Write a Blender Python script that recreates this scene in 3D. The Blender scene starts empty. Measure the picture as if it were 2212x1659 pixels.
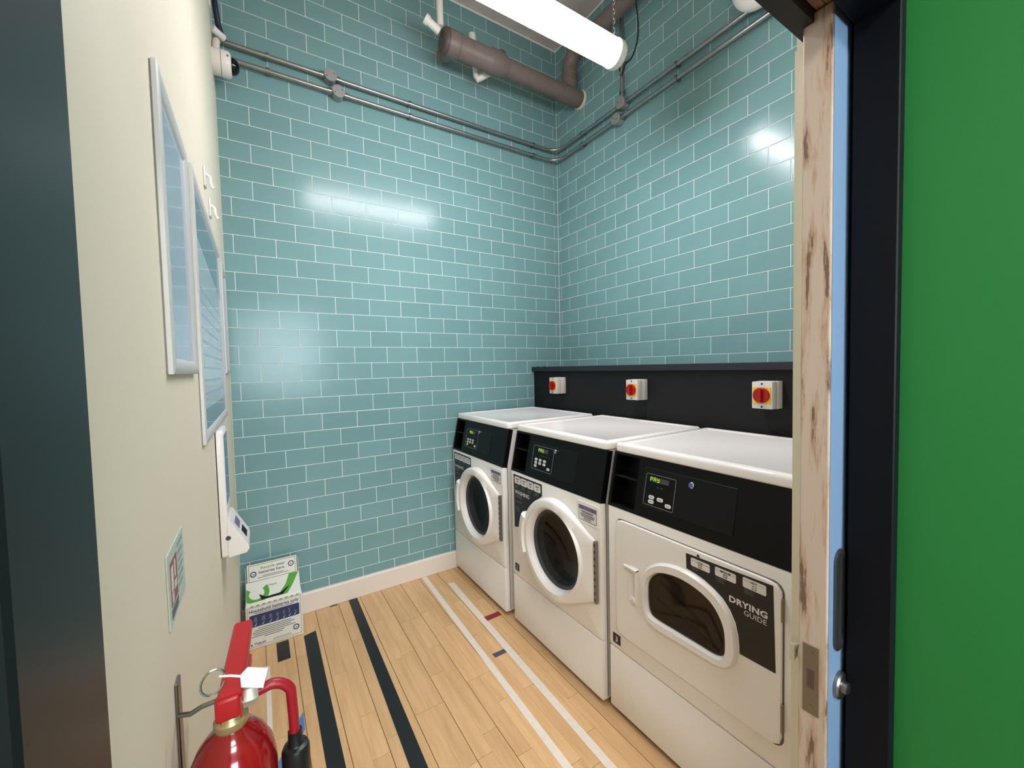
import bpy, bmesh, math, random
from mathutils import Vector, Matrix
random.seed(7)
R = math.radians
scene = bpy.context.scene
COL = scene.collection

# ------------------------------------------------------------------ camera
F_PX = 874.99
CAM = Vector((-2.16288, -2.66415, 1.42949))
FW = Vector((0.53218, 0.84560, -0.04190)).normalized()
RT = Vector((0.84546, -0.53355, -0.02262))
UP = RT.cross(FW).normalized(); RT = FW.cross(UP).normalized()
cam_d = bpy.data.cameras.new('camera'); cam = bpy.data.objects.new('camera', cam_d); COL.objects.link(cam)
cam_d.sensor_fit = 'HORIZONTAL'; cam_d.sensor_width = 36.0; cam_d.lens = F_PX / 2212 * 36.0
cam_d.clip_start = 0.02; cam_d.clip_end = 60
cam.matrix_world = Matrix(((RT.x, UP.x, -FW.x, CAM.x), (RT.y, UP.y, -FW.y, CAM.y), (RT.z, UP.z, -FW.z, CAM.z), (0, 0, 0, 1)))
scene.camera = cam

# ------------------------------------------------------------------ world, view
w = bpy.data.worlds.new('world'); scene.world = w; w.use_nodes = True
w.node_tree.nodes['Background'].inputs[0].default_value = (0.9, 0.95, 1.0, 1)
w.node_tree.nodes['Background'].inputs[1].default_value = 0.05
vs = scene.view_settings
vs.view_transform = 'Standard'; vs.look = 'None'; vs.gamma = 1.0; vs.use_curve_mapping = False
vs.exposure = 0.0
LAMP_STRENGTH = 22.0
LENS_STRENGTH = 90.0
CORRIDOR_STRENGTH = 26.0
WINDOW_STRENGTH = 20.0

# ------------------------------------------------------------------ materials
def lin(c): return tuple(((x/255)/12.92 if x/255 <= 0.04045 else (((x/255)+0.055)/1.055)**2.4) for x in c)
MATS = {}
def mat(name, rgb, rough=0.5, metal=0.0, spec=0.5, var=0.0, vscale=6.0, objvar=0.0, bump=0.0, bscale=60.0, coat=0.0, stretch=None, emit=None, estr=0.0, trans=0.0, ior=1.45, alpha=1.0):
    m = bpy.data.materials.new(name); m.use_nodes = True
    nt = m.node_tree; b = nt.nodes['Principled BSDF']
    c = (*lin(rgb), 1)
    b.inputs['Base Color'].default_value = c; b.inputs['Roughness'].default_value = rough
    b.inputs['Metallic'].default_value = metal; b.inputs['Specular IOR Level'].default_value = spec
    b.inputs['IOR'].default_value = ior
    if coat: b.inputs['Coat Weight'].default_value = coat; b.inputs['Coat Roughness'].default_value = 0.08
    if trans: b.inputs['Transmission Weight'].default_value = trans
    if alpha < 1: b.inputs['Alpha'].default_value = alpha
    if emit: b.inputs['Emission Color'].default_value = (*lin(emit), 1); b.inputs['Emission Strength'].default_value = estr
    tc = None
    if var or bump:
        tc = nt.nodes.new('ShaderNodeTexCoord'); mp = nt.nodes.new('ShaderNodeMapping')
        nt.links.new(tc.outputs['Object'], mp.inputs[0])
        if stretch: mp.inputs['Scale'].default_value = stretch
    last = None
    if var:
        n = nt.nodes.new('ShaderNodeTexNoise'); n.inputs['Scale'].default_value = vscale; n.inputs['Detail'].default_value = 4
        nt.links.new(mp.outputs[0], n.inputs['Vector'])
        mr = nt.nodes.new('ShaderNodeMapRange'); mr.inputs['From Min'].default_value = 0.3; mr.inputs['From Max'].default_value = 0.7
        mr.inputs['To Min'].default_value = 1-var; mr.inputs['To Max'].default_value = 1+var
        nt.links.new(n.outputs['Fac'], mr.inputs['Value'])
        last = mr.outputs[0]
    if objvar:
        oi = nt.nodes.new('ShaderNodeObjectInfo'); mr = nt.nodes.new('ShaderNodeMapRange')
        mr.inputs['To Min'].default_value = 1-objvar; mr.inputs['To Max'].default_value = 1+objvar
        nt.links.new(oi.outputs['Random'], mr.inputs['Value'])
        if last:
            mu = nt.nodes.new('ShaderNodeMath'); mu.operation = 'MULTIPLY'
            nt.links.new(last, mu.inputs[0]); nt.links.new(mr.outputs[0], mu.inputs[1]); last = mu.outputs[0]
        else: last = mr.outputs[0]
    if last:
        hsv = nt.nodes.new('ShaderNodeHueSaturation'); hsv.inputs['Color'].default_value = c
        nt.links.new(last, hsv.inputs['Value']); nt.links.new(hsv.outputs[0], b.inputs['Base Color'])
    if bump:
        n2 = nt.nodes.new('ShaderNodeTexNoise'); n2.inputs['Scale'].default_value = bscale; n2.inputs['Detail'].default_value = 3
        nt.links.new(mp.outputs[0], n2.inputs['Vector'])
        bp = nt.nodes.new('ShaderNodeBump'); bp.inputs['Strength'].default_value = bump; bp.inputs['Distance'].default_value = 0.01
        nt.links.new(n2.outputs['Fac'], bp.inputs['Height']); nt.links.new(bp.outputs[0], b.inputs['Normal'])
    MATS[name] = m
    return m

mat('tile', (117, 156, 158), rough=0.2, spec=0.32, objvar=0.05, var=0.03, vscale=5, bump=0.02, bscale=9)
mat('grout', (226, 234, 230), rough=0.8)
mat('cream', (231, 223, 203), rough=0.6, var=0.012, vscale=3, bump=0.015, bscale=120)
mat('ceiling', (196, 186, 180), rough=0.9, var=0.1)
mat('green', (32, 122, 56), rough=0.6, bump=0.04, bscale=150)
mat('corridor_grey', (190, 190, 186), rough=0.8)
mat('navy', (10, 13, 20), rough=0.5, spec=0.2)
mat('slate', (19, 25, 27), rough=0.35, spec=0.25, var=0.04, vscale=4)
mat('baseboard', (222, 212, 200), rough=0.4)
mat('joint', (70, 48, 28), rough=0.8)
mat('line_white', (222, 212, 200), rough=0.5, var=0.04, vscale=40)
mat('line_black', (26, 29, 31), rough=0.4)
mat('line_red', (140, 34, 46), rough=0.45)
mat('line_slate', (72, 76, 92), rough=0.45)
mat('line_blue', (74, 122, 180), rough=0.45)
mat('enamel', (238, 235, 231), rough=0.22, spec=0.5)
mat('enamel_gloss', (236, 232, 229), rough=0.13, spec=0.5)
mat('enamel_warm', (236, 232, 227), rough=0.28, spec=0.5)
mat('plastic_white', (232, 228, 224), rough=0.3)
mat('plastic_black', (7, 7, 8), rough=0.4, spec=0.25)
mat('plastic_black2', (13, 14, 15), rough=0.36, spec=0.28)
mat('shelf_black', (18, 18, 20), rough=0.55, spec=0.35, var=0.05)
mat('ledge_black', (36, 38, 44), rough=0.45)
mat('outline_grey', (128, 128, 130), rough=0.5)
mat('display_grey', (66, 66, 64), rough=0.25)
mat('button', (212, 210, 205), rough=0.5)
mat('ink', (34, 34, 36), rough=0.6)
mat('ink_grey', (104, 102, 100), rough=0.6)
mat('seg_green', (40, 60, 10), rough=0.4, emit=(170, 235, 40), estr=1.1)
mat('chrome', (200, 200, 200), rough=0.14, metal=1.0)
mat('lock_blue', (60, 90, 200), rough=0.25, metal=0.6, emit=(70, 90, 255), estr=0.25)
mat('steel', (150, 150, 148), rough=0.34, metal=1.0)
mat('dark_steel', (96, 98, 100), rough=0.38, metal=0.85)
mat('conduit', (158, 160, 161), rough=0.3, metal=0.85, var=0.08, vscale=30)
mat('conduit_box', (160, 162, 162), rough=0.45, metal=0.5)
mat('sticker_black', (30, 30, 31), rough=0.4)
mat('sticker_white', (222, 218, 214), rough=0.45)
mat('sticker_purple', (112, 104, 138), rough=0.45)
mat('glass_dark', (30, 30, 28), rough=0.04, spec=0.5, alpha=0.5)
mat('glass_brown', (34, 27, 20), rough=0.05, spec=0.5, alpha=0.6)
mat('drum', (52, 54, 54), rough=0.35, metal=0.7, var=0.2, vscale=8)
mat('drum_brown', (58, 48, 38), rough=0.6)
mat('gasket', (62, 65, 67), rough=0.5)
mat('isolator_grey', (206, 203, 197), rough=0.45)
mat('isolator_yellow', (238, 186, 24), rough=0.45)
mat('isolator_red', (158, 22, 20), rough=0.3)
mat('soil_pipe', (112, 100, 95), rough=0.45, var=0.06, vscale=12)
mat('soil_pipe_cap', (84, 72, 70), rough=0.5)
mat('soil_plug', (92, 66, 64), rough=0.5)
mat('grey_pipe', (122, 124, 124), rough=0.5)
mat('waste_white', (222, 220, 210), rough=0.4)
mat('plaster', (205, 203, 196), rough=0.9)
mat('tube_glow', (255, 252, 246), rough=0.3, emit=(252, 249, 255), estr=LAMP_STRENGTH)
mat('lens_glow', (255, 252, 246), rough=0.3, emit=(252, 249, 255), estr=LENS_STRENGTH)
mat('tube_cap', (226, 224, 222), rough=0.3)
mat('cable_black', (18, 20, 22), rough=0.5)
mat('cable_navy', (22, 30, 52), rough=0.45)
mat('frame_alu', (206, 206, 204), rough=0.4, metal=0.15)
mat('frame_dark', (140, 140, 134), rough=0.5)
mat('poster_blue', (168, 180, 208), rough=0.18, var=0.1, vscale=7, coat=0.6)
mat('poster_white', (178, 190, 208), rough=0.2, var=0.05, vscale=9, coat=0.6)
mat('poster_text', (156, 174, 198), rough=0.3, coat=0.4)
mat('poster_navy', (74, 100, 138), rough=0.2, var=0.1, coat=0.6)
mat('screen_blue', (72, 98, 158), rough=0.15, var=0.15, vscale=30)
mat('sign_pale', (196, 206, 194), rough=0.3)
mat('sign_red', (150, 70, 70), rough=0.35)
mat('sign_navy', (62, 72, 92), rough=0.35)
mat('sign_grey', (140, 158, 150), rough=0.4)
mat('card_white', (222, 222, 214), rough=0.6)
mat('card_grey', (186, 192, 188), rough=0.6)
mat('card_green', (82, 158, 58), rough=0.55)
mat('card_navy', (44, 56, 100), rough=0.5)
mat('card_olive', (120, 124, 92), rough=0.6)
mat('card_dark', (10, 11, 12), rough=0.8)
mat('ext_red', (140, 16, 21), rough=0.16, coat=0.5)
mat('ext_lever', (174, 30, 33), rough=0.35)
mat('ext_hose', (150, 24, 36), rough=0.35)
mat('brass', (190, 176, 130), rough=0.34, metal=0.7)
mat('silver_block', (196, 196, 176), rough=0.3, metal=0.4)
mat('rubber', (20, 22, 25), rough=0.4)
mat('tag_white', (238, 236, 230), rough=0.6)
mat('door_blue', (116, 146, 178), rough=0.45)
mat('track_black', (28, 26, 25), rough=0.55)
mat('brass_plate', (132, 120, 100), rough=0.42, metal=0.6)
mat('corridor_light', (255, 255, 255), emit=(255, 250, 240), estr=CORRIDOR_STRENGTH)
mat('window_glow', (240, 245, 250), emit=(235, 245, 255), estr=WINDOW_STRENGTH)
mat('dome_black', (8, 8, 9), rough=0.08)

def wood_mat(name, rgb, dark, gscale, objvar, rough):
    m = bpy.data.materials.new(name); m.use_nodes = True; nt = m.node_tree; b = nt.nodes['Principled BSDF']
    b.inputs['Roughness'].default_value = rough
    tc = nt.nodes.new('ShaderNodeTexCoord'); geo = nt.nodes.new('ShaderNodeNewGeometry'); mp = nt.nodes.new('ShaderNodeMapping')
    nt.links.new(geo.outputs['Position'], mp.inputs[0]); mp.inputs['Scale'].default_value = gscale
    oi = nt.nodes.new('ShaderNodeObjectInfo')
    ad = nt.nodes.new('ShaderNodeVectorMath'); ad.operation = 'ADD'
    sc_ = nt.nodes.new('ShaderNodeMath'); sc_.operation = 'MULTIPLY'; sc_.inputs[1].default_value = 37.0
    nt.links.new(oi.outputs['Random'], sc_.inputs[0]); nt.links.new(mp.outputs[0], ad.inputs[0]); nt.links.new(sc_.outputs[0], ad.inputs[1])
    n = nt.nodes.new('ShaderNodeTexNoise'); n.inputs['Scale'].default_value = 1.0; n.inputs['Detail'].default_value = 5; n.inputs['Roughness'].default_value = 0.6
    nt.links.new(ad.outputs[0], n.inputs['Vector'])
    cr = nt.nodes.new('ShaderNodeValToRGB')
    cr.color_ramp.elements[0].position = 0.3; cr.color_ramp.elements[0].color = (*lin(dark), 1)
    cr.color_ramp.elements[1].position = 0.62; cr.color_ramp.elements[1].color = (*lin(rgb), 1)
    nt.links.new(n.outputs['Fac'], cr.inputs[0])
    hsv = nt.nodes.new('ShaderNodeHueSaturation'); mr = nt.nodes.new('ShaderNodeMapRange')
    mr.inputs['To Min'].default_value = 1-objvar; mr.inputs['To Max'].default_value = 1+objvar
    nt.links.new(oi.outputs['Random'], mr.inputs['Value']); nt.links.new(mr.outputs[0], hsv.inputs['Value'])
    nt.links.new(cr.outputs[0], hsv.inputs['Color']); nt.links.new(hsv.outputs[0], b.inputs['Base Color'])
    MATS[name] = m
    return m
wood_mat('maple', (216, 176, 130), (199, 158, 112), (38, 3.2, 1), 0.06, 0.34)
wood_mat('corridor_wood', (150, 112, 78), (126, 92, 62), (30, 3, 1), 0.0, 0.4)

def worn_edge_mat():
    m = bpy.data.materials.new('door_edge'); m.use_nodes = True; nt = m.node_tree; b = nt.nodes['Principled BSDF']
    b.inputs['Roughness'].default_value = 0.38
    geo = nt.nodes.new('ShaderNodeNewGeometry'); mp = nt.nodes.new('ShaderNodeMapping'); mp.inputs['Scale'].default_value = (1, 55, 7)
    nt.links.new(geo.outputs['Position'], mp.inputs[0])
    n = nt.nodes.new('ShaderNodeTexNoise'); n.inputs['Scale'].default_value = 1.0; n.inputs['Detail'].default_value = 6; n.inputs['Roughness'].default_value = 0.62
    nt.links.new(mp.outputs[0], n.inputs['Vector'])
    cr = nt.nodes.new('ShaderNodeValToRGB')
    e = cr.color_ramp.elements
    e[0].position = 0.0; e[0].color = (*lin((198, 180, 164)), 1); e[1].position = 1.0; e[1].color = (*lin((120, 96, 80)), 1)
    for pos, c in ((0.50, (194, 176, 160)), (0.56, (184, 158, 138)), (0.61, (176, 148, 126)), (0.645, (112, 90, 78))):
        k = e.new(pos); k.color = (*lin(c), 1)
    nt.links.new(n.outputs['Fac'], cr.inputs[0]); nt.links.new(cr.outputs[0], b.inputs['Base Color'])
    MATS['door_edge'] = m
worn_edge_mat()

# ------------------------------------------------------------------ mesh helpers
WORLD = {}
def V(*a): return Vector(a)
class MB:
    def __init__(s): s.v = []; s.f = []
    def add(s, vs, fs):
        o = len(s.v); s.v += [Vector(p) for p in vs]; s.f += [tuple(i+o for i in f) for f in fs]; return s
    def box(s, a, b):
        x0, x1 = sorted((a[0], b[0])); y0, y1 = sorted((a[1], b[1])); z0, z1 = sorted((a[2], b[2]))
        return s.add([(x0,y0,z0),(x1,y0,z0),(x1,y1,z0),(x0,y1,z0),(x0,y0,z1),(x1,y0,z1),(x1,y1,z1),(x0,y1,z1)],
                     [(0,3,2,1),(4,5,6,7),(0,1,5,4),(1,2,6,5),(2,3,7,6),(3,0,4,7)])
    def rbox(s, a, b, r=0.004, seg=2, M=None):
        bm = bmesh.new(); bmesh.ops.create_cube(bm, size=1)
        c = [(a[i]+b[i])/2 for i in range(3)]; d = [abs(a[i]-b[i]) for i in range(3)]
        for q in bm.verts: q.co = Vector((c[0]+q.co.x*d[0], c[1]+q.co.y*d[1], c[2]+q.co.z*d[2]))
        r = min(r, min(d)*0.49)
        bmesh.ops.bevel(bm, geom=list(bm.edges), offset=r, segments=seg, profile=0.5, affect='EDGES')
        bm.verts.index_update()
        vs = [(M @ q.co) if M else q.co.copy() for q in bm.verts]; fs = [[q.index for q in f.verts] for f in bm.faces]
        bm.free(); return s.add(vs, fs)
    def loft(s, loops, cap0=True, cap1=True, closed=False):
        n = len(loops[0]); vs = [p for l in loops for p in l]; fs = []
        m = len(loops)
        for k in range(m if closed else m-1):
            k2 = (k+1) % m
            for i in range(n):
                j = (i+1) % n
                fs.append((k*n+i, k*n+j, k2*n+j, k2*n+i))
        if not closed:
            if cap0: fs.append(tuple(range(n-1, -1, -1)))
            if cap1: fs.append(tuple((m-1)*n+i for i in range(n)))
        return s.add(vs, fs)
    def prism(s, poly, vec):
        vec = Vector(vec); a = [Vector(p) for p in poly]
        return s.loft([a, [p+vec for p in a]])
    def tube(s, path, r, n=12, closed=False):
        P = [Vector(p) for p in path]; rs = r if isinstance(r, (list, tuple)) else [r]*len(P)
        loops = []; prev = None; m = len(P)
        for i, p in enumerate(P):
            if closed: t = (P[(i+1) % m]-P[i-1])
            else: t = (P[min(i+1, m-1)]-P[max(i-1, 0)])
            t.normalize()
            if prev is None:
                a = Vector((0,0,1)) if abs(t.z) < 0.9 else Vector((1,0,0)); u = t.cross(a).normalized()
            else:
                u = (prev - t*prev.dot(t)).normalized()
            prev = u; w_ = t.cross(u)
            loops.append([p+(u*math.cos(2*math.pi*k/n)+w_*math.sin(2*math.pi*k/n))*rs[i] for k in range(n)])
        return s.loft(loops, closed=closed)
    def lathe(s, o, axis, prof, n=32, cap0=True, cap1=True):
        o = Vector(o); t = Vector(axis).normalized(); a = Vector((0,0,1)) if abs(t.z) < 0.9 else Vector((1,0,0))
        u = t.cross(a).normalized(); w_ = t.cross(u)
        return s.loft([[o+t*h+(u*math.cos(2*math.pi*k/n)+w_*math.sin(2*math.pi*k/n))*r for k in range(n)] for r, h in prof], cap0, cap1)
    def mesh(s, name, off=Vector((0,0,0)), smooth=False, recalc=True):
        me = bpy.data.meshes.new(name)
        me.from_pydata([p-off for p in s.v], [], s.f)
        if recalc:
            bm = bmesh.new(); bm.from_mesh(me); bmesh.ops.recalc_face_normals(bm, faces=bm.faces); bm.to_mesh(me); bm.free()
        me.update()
        if smooth: me.shade_smooth(); me.set_sharp_from_angle(angle=R(38))
        return me
    def build(s, name, m, parent=None, smooth=False, base=None, recalc=True):
        off = WORLD[parent] if parent else (Vector(base) if base else Vector((0,0,0)))
        me = s.mesh(name, off, smooth, recalc); me.materials.append(MATS[m])
        o = bpy.data.objects.new(name, me); COL.objects.link(o)
        if parent: o.parent = parent
        else: o.location = off
        WORLD[o] = off
        return o
def thing(name, label, cat, base, group=None):
    o = bpy.data.objects.new(name, None); COL.objects.link(o); o.location = base; o.empty_display_size = 0.05
    o['label'] = label; o['category'] = cat
    if group: o['group'] = group
    WORLD[o] = Vector(base); return o
def tag(o, label, cat, group=None):
    o['label'] = label; o['category'] = cat
    if group: o['group'] = group
    return o
def struct(o, label=None):
    o['kind'] = 'structure'
    if label: o['label'] = label
    return o
def lab(o, t): o['label'] = t; return o

_txt = {}
def text(s_, size, m, parent, origin, right, up, name='lettering', bold=0.0, align='LEFT', sx=1.0, thick=0.0002, shear=0.0, spacing=1.0):
    key = (s_, bold, shear, spacing)
    if key not in _txt:
        cu = bpy.data.curves.new('t', 'FONT'); cu.body = s_; cu.size = 1.0; cu.offset = bold; cu.resolution_u = 3; cu.shear = shear; cu.space_character = spacing
        o = bpy.data.objects.new('t', cu); COL.objects.link(o)
        dg = bpy.context.evaluated_depsgraph_get(); me = bpy.data.meshes.new_from_object(o.evaluated_get(dg))
        _txt[key] = ([q.co.copy() for q in me.vertices], [tuple(f.vertices) for f in me.polygons])
        bpy.data.objects.remove(o); bpy.data.curves.remove(cu); bpy.data.meshes.remove(me)
    vs_, fs_ = _txt[key]
    x0 = min(q.x for q in vs_); x1 = max(q.x for q in vs_)
    sh = {'LEFT': -x0, 'CENTER': -(x0+x1)/2, 'RIGHT': -x1}[align]
    right = Vector(right).normalized(); up = Vector(up).normalized(); nrm = right.cross(up)
    mb = MB(); mb.add([Vector(origin)+right*((q.x+sh)*size*sx)+up*(q.y*size)+nrm*thick for q in vs_], fs_)
    return mb.build(name, m, parent, recalc=False)

def rrect(x0, x1, y0, y1, r, n=5):
    pts = []
    for cx, cy, a0 in ((x1-r, y1-r, 0), (x0+r, y1-r, 90), (x0+r, y0+r, 180), (x1-r, y0+r, 270)):
        for k in range(n+1):
            a = R(a0+90*k/n); pts.append((cx+r*math.cos(a), cy+r*math.sin(a)))
    return pts
def inset_rrect(x0, x1, y0, y1, r, d, n=5): return rrect(x0+d, x1-d, y0+d, y1-d, max(r-d, 0.0005), n)
def spline(pts, m=6):
    out = []; n = len(pts)
    for i in range(n):
        p0, p1, p2, p3 = (Vector(pts[(i+k) % n]) for k in (-1, 0, 1, 2))
        for k in range(m):
            t = k/m
            out.append(0.5*((2*p1)+(p2-p0)*t+(2*p0-5*p1+4*p2-p3)*t*t+(3*p1-p0-3*p2+p3)*t**3))
    return out
def arc(c, u, v, r, a0, a1, n):
    c, u, v = Vector(c), Vector(u), Vector(v)
    return [c+(u*math.cos(R(a0+(a1-a0)*k/n))+v*math.sin(R(a0+(a1-a0)*k/n)))*r for k in range(n+1)]

def proj(p):
    d = Vector(p)-CAM; z = d.dot(FW)
    if z < 0.05: return None
    return 1106+F_PX*d.dot(RT)/z, 829.5-F_PX*d.dot(UP)/z

# ------------------------------------------------------------------ the room shell
WL = -2.285; CEIL = 3.99; Z0 = 1.577          # left wall plane, ceiling, height of tile line k = 0
Y_IN = -2.264; Y_FR = -2.354; Y_OUT = -2.415    # inner wall face, back of frame, corridor face
XJ_L = -2.241; XJ_R = -1.208                   # door opening

wall_back = struct(MB().box((-2.45, 0.0014, 0), (0.12, 0.12, CEIL)).build('wall_back', 'grout'), 'back wall laid with sea green glazed brick tiles')
wall_right = struct(MB().box((0.0014, 0.0014, 0), (0.12, -2.36, CEIL)).build('wall_right', 'grout'), 'right wall laid with sea green glazed brick tiles')
wall_left = struct(MB().box((-2.45, 0.0014, 0), (WL, Y_FR, CEIL)).build('wall_left', 'cream'), 'smooth cream painted wall on the left')
ceiling = struct(MB().box((-2.45, 0.12, CEIL), (0.12, -2.44, CEIL+0.1)).build('ceiling', 'ceiling'))
floor = struct(MB().box((-2.45, 0.12, -0.06), (0.12, Y_OUT, -0.0025)).build('floor', 'joint'), 'reclaimed maple gym floor with coloured court lines')

GRT = 0.0032
_tm = {}
def tile_mesh(w_, h_, nrm):
    key = (round(w_, 4), round(h_, 4), nrm)
    if key not in _tm:
        b = 0.0012; t = 0.006
        base = [(-w_/2, -h_/2), (w_/2, -h_/2), (w_/2, h_/2), (-w_/2, h_/2)]
        top = [(-w_/2+b, -h_/2+b), (w_/2-b, -h_/2+b), (w_/2-b, h_/2-b), (-w_/2+b, h_/2-b)]
        if nrm == 'y': f = lambda p, d: (p[0], d, p[1])
        else: f = lambda p, d: (d, -p[0], p[1])
        mb = MB(); mb.loft([[f(p, t) for p in base], [f(p, b*0.6) for p in base], [f(p, 0) for p in top]], cap0=False)
        me = mb.mesh('tile'); me.materials.append(MATS['tile']); _tm[key] = me
    return _tm[key]
def lay(wall, nrm, length, offs, vis):
    cells = []
    for k in range(-14, 26):
        zt = min(Z0+k*0.1, CEIL); zb = Z0+(k-1)*0.1
        if zb >= CEIL-0.02: continue
        o = offs[k % 2]*0.2
        edges = [0.0]+[o+0.2*n for n in range(-1, 14) if 0.006 < o+0.2*n < length-0.006]+[length]
        for a, b in zip(edges, edges[1:]):
            u = (a+b)/2; z = (zt+zb)/2; w_ = b-a-GRT; h_ = zt-zb-GRT
            c = Vector((-u, 0, z)) if nrm == 'y' else Vector((0, -u, z))
            q = proj(c); area = 0
            if q and vis(u, z) and -60 < q[0] < 2272 and -50 < q[1] < 1700:
                e = Vector((w_/2, 0, 0)) if nrm == 'y' else Vector((0, w_/2, 0))
                p1, p2, p3, p4 = proj(c-e), proj(c+e), proj(c-V(0, 0, h_/2)), proj(c+V(0, 0, h_/2))
                if p1 and p2 and p3 and p4: area = abs(p2[0]-p1[0])*abs(p4[1]-p3[1])
            cells.append((area, c, w_, h_))
    cells.sort(key=lambda q: -q[0])
    rest = MB()
    for i, (area, c, w_, h_) in enumerate(cells):
        me = tile_mesh(w_, h_, nrm)
        if i < 300 and area > 0:
            t = bpy.data.objects.new('tile', me); COL.objects.link(t); t.parent = wall; t.location = c
            a, b = random.gauss(0, 0.0009), random.gauss(0, 0.0009)
            t.rotation_euler = (a, 0, b) if nrm == 'y' else (0, a, b)
        else:
            rest.add([q.co+c for q in me.vertices], [tuple(f.vertices) for f in me.polygons])
    o = rest.build('tile_field', 'tile', wall); o['kind'] = 'stuff'
A0, B0 = 0.1973, 0.1535
lay(wall_back, 'y', 2.285, {0: A0, 1: A0+0.5}, lambda u, z: not (u < 1.0 and z < 1.06) and not (u < 0.27 and z < 1.35))
lay(wall_right, 'x', 2.262, {0: B0+0.5, 1: B0}, lambda u, z: z > 1.38 and u < 1.78)

# baseboard on the back wall
bb = MB(); bb.prism([(WL, 0.001, 0.001), (WL, -0.019, 0.001), (WL, -0.019, 0.112), (WL, -0.013, 0.121), (WL, 0.001, 0.121)], (2.285-0.94, 0, 0))
struct(bb.build('baseboard_back', 'baseboard'))

# floor boards
MOD = 0.1282; X0 = -1.925
_bm = {}
forced = {(-1.541, 0): [-0.43, -1.384], (-1.413, 0): [-0.40, -1.026], (-1.669, 0): [-0.30, -1.068], (-1.798, 0): [-0.34, -1.112]}
def board(xa, xb, ya, yb):
    me = MB().rbox((xa, ya, -0.005), (xb, yb, 0.0), 0.0005, 1).mesh('board'); me.materials.append(MATS['maple'])
    c = V((xa+xb)/2, (ya+yb)/2, 0); me.transform(Matrix.Translation(-c))
    o = bpy.data.objects.new('board', me); COL.objects.link(o); o.parent = floor; o.location = c
rb = random.Random(11)
for j in range(-3, 9):
    for h in (0, 1):
        xa = X0+j*MOD+h*MOD/2; xb = xa+MOD/2
        gl = 0.0011 if h == 0 else 0.0001; gr = 0.0011 if h == 1 else 0.0001
        xa2 = max(xa+gl, WL+0.001); xb2 = xb-gr
        if xb2-xa2 < 0.004: continue
        cuts = [-0.018]; y = -0.018-rb.uniform(0.12, 0.55)
        cuts += {(-3, 1): [], (3, 0): [-0.43, -0.90, -1.38], (3, 1): [-0.43, -0.72, -1.30], (4, 0): [-0.405, -1.026, -1.45], (4, 1): [-0.60, -1.026, -1.20],
                 (2, 0): [-0.335, -0.70, -1.068], (2, 1): [-0.69, -1.068, -1.384], (1, 0): [-0.43, -1.112], (0, 1): [-0.25, -0.95, -1.17]}.get((j, h), [])
        y = cuts[-1]-rb.uniform(0.3, 0.8)
        while y > -2.2: cuts.append(y); y -= rb.uniform(0.35, 0.95)
        cuts.append(Y_OUT)
        for a, b in zip(cuts, cuts[1:]): board(xa2, xb2, b+0.0006, a-0.0006)

def court(pts, m, label):
    mb = MB(); mb.prism([(x, y, 0.0001) for x, y in pts], (0, 0, 0.0004)); return lab(mb.build('court_line', m, floor), label)
court([(-1.263, -0.02), (-1.231, -0.02), (-1.287, -2.35), (-1.318, -2.35)], 'line_white', 'long white court line reaching the baseboard')
court([(-1.144, -0.186), (-1.105, -0.199), (-1.154, -2.35), (-1.184, -2.35)], 'line_white', 'white court line nearest the machines')
court([(-1.737, -0.019), (-1.686, -0.019), (-1.712, -2.35), (-1.772, -2.35)], 'line_black', 'long black court line reaching the baseboard')
court([(-2.006, -0.242), (-1.945, -0.226), (-1.953, -2.35), (-2.012, -2.35)], 'line_black', 'black court line ending beside the battery box')
court([(-2.134, -0.225), (-2.077, -0.225), (-2.077, -0.39), (-2.133, -0.391)], 'line_black', 'short black patch in front of the battery box')
court([(-1.845, -0.0195), (-1.803, -0.0195), (-1.803, -0.032), (-1.845, -0.032)], 'line_black', 'black scrap against the baseboard')
court([(-2.184, -0.388), (-2.166, -0.398), (-2.168, -1.3), (-2.186, -1.3)], 'line_white', 'thin white line behind the fire extinguisher')
court([(-2.056, -0.785), (-2.058, -0.886), (-2.145, -1.035), (-2.18, -1.035)], 'line_blue', 'slanting blue court patch')
court([(-1.118, -0.644), (-1.022, -0.644), (-1.022, -0.684), (-1.118, -0.687)], 'line_red', 'short dark red court patch')
court([(-1.227, -0.933), (-1.158, -0.934), (-1.158, -0.962), (-1.226, -0.964)], 'line_slate', 'short slate blue court patch')

# front wall: outer green skin, inner cream skin, pocket, frame, corridor
g = MB()
g.box((-4.2, Y_OUT, 0), (XJ_L-0.03, Y_OUT+0.07, 2.75)); g.box((XJ_R+0.026, Y_OUT+0.001, 0), (2.6, Y_OUT+0.07, 2.75)); g.box((XJ_R+0.026, Y_OUT, 0), (XJ_R+0.2, -3.15, 2.75)); g.box((XJ_L-0.03, Y_OUT, 2.085), (XJ_R+0.026, Y_OUT+0.07, 2.75))
struct(g.build('wall_corridor', 'green'), 'bright green corridor wall beside the doorway')
g = MB(); g.box((-1.214, Y_IN, 0), (0.001, Y_IN-0.022, CEIL)); g.box((WL, -2.282, 2.0885), (-1.214, -2.30, CEIL))
struct(g.build('wall_front', 'cream'), 'cream inner skin of the wall around the doorway')
fr = MB(); fr.rbox((XJ_L, Y_FR, 0), (XJ_L-0.05, -2.448, 2.085), 0.002, 1); fr2 = MB()
f1 = fr.build('trim_1', 'slate'); struct(f1, 'dark slate painted door jamb at the left of the doorway')
fr = MB(); fr.rbox((XJ_R, Y_FR, 0), (XJ_R+0.0255, Y_OUT-0.005, 2.085), 0.002, 1); fr.rbox((XJ_R+0.02, Y_FR, 0), (XJ_R+0.06, Y_OUT+0.075, 2.085), 0.002, 1)
struct(fr.build('trim_2', 'navy'), 'near-black navy door jamb between pale blue door and green wall')
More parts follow.
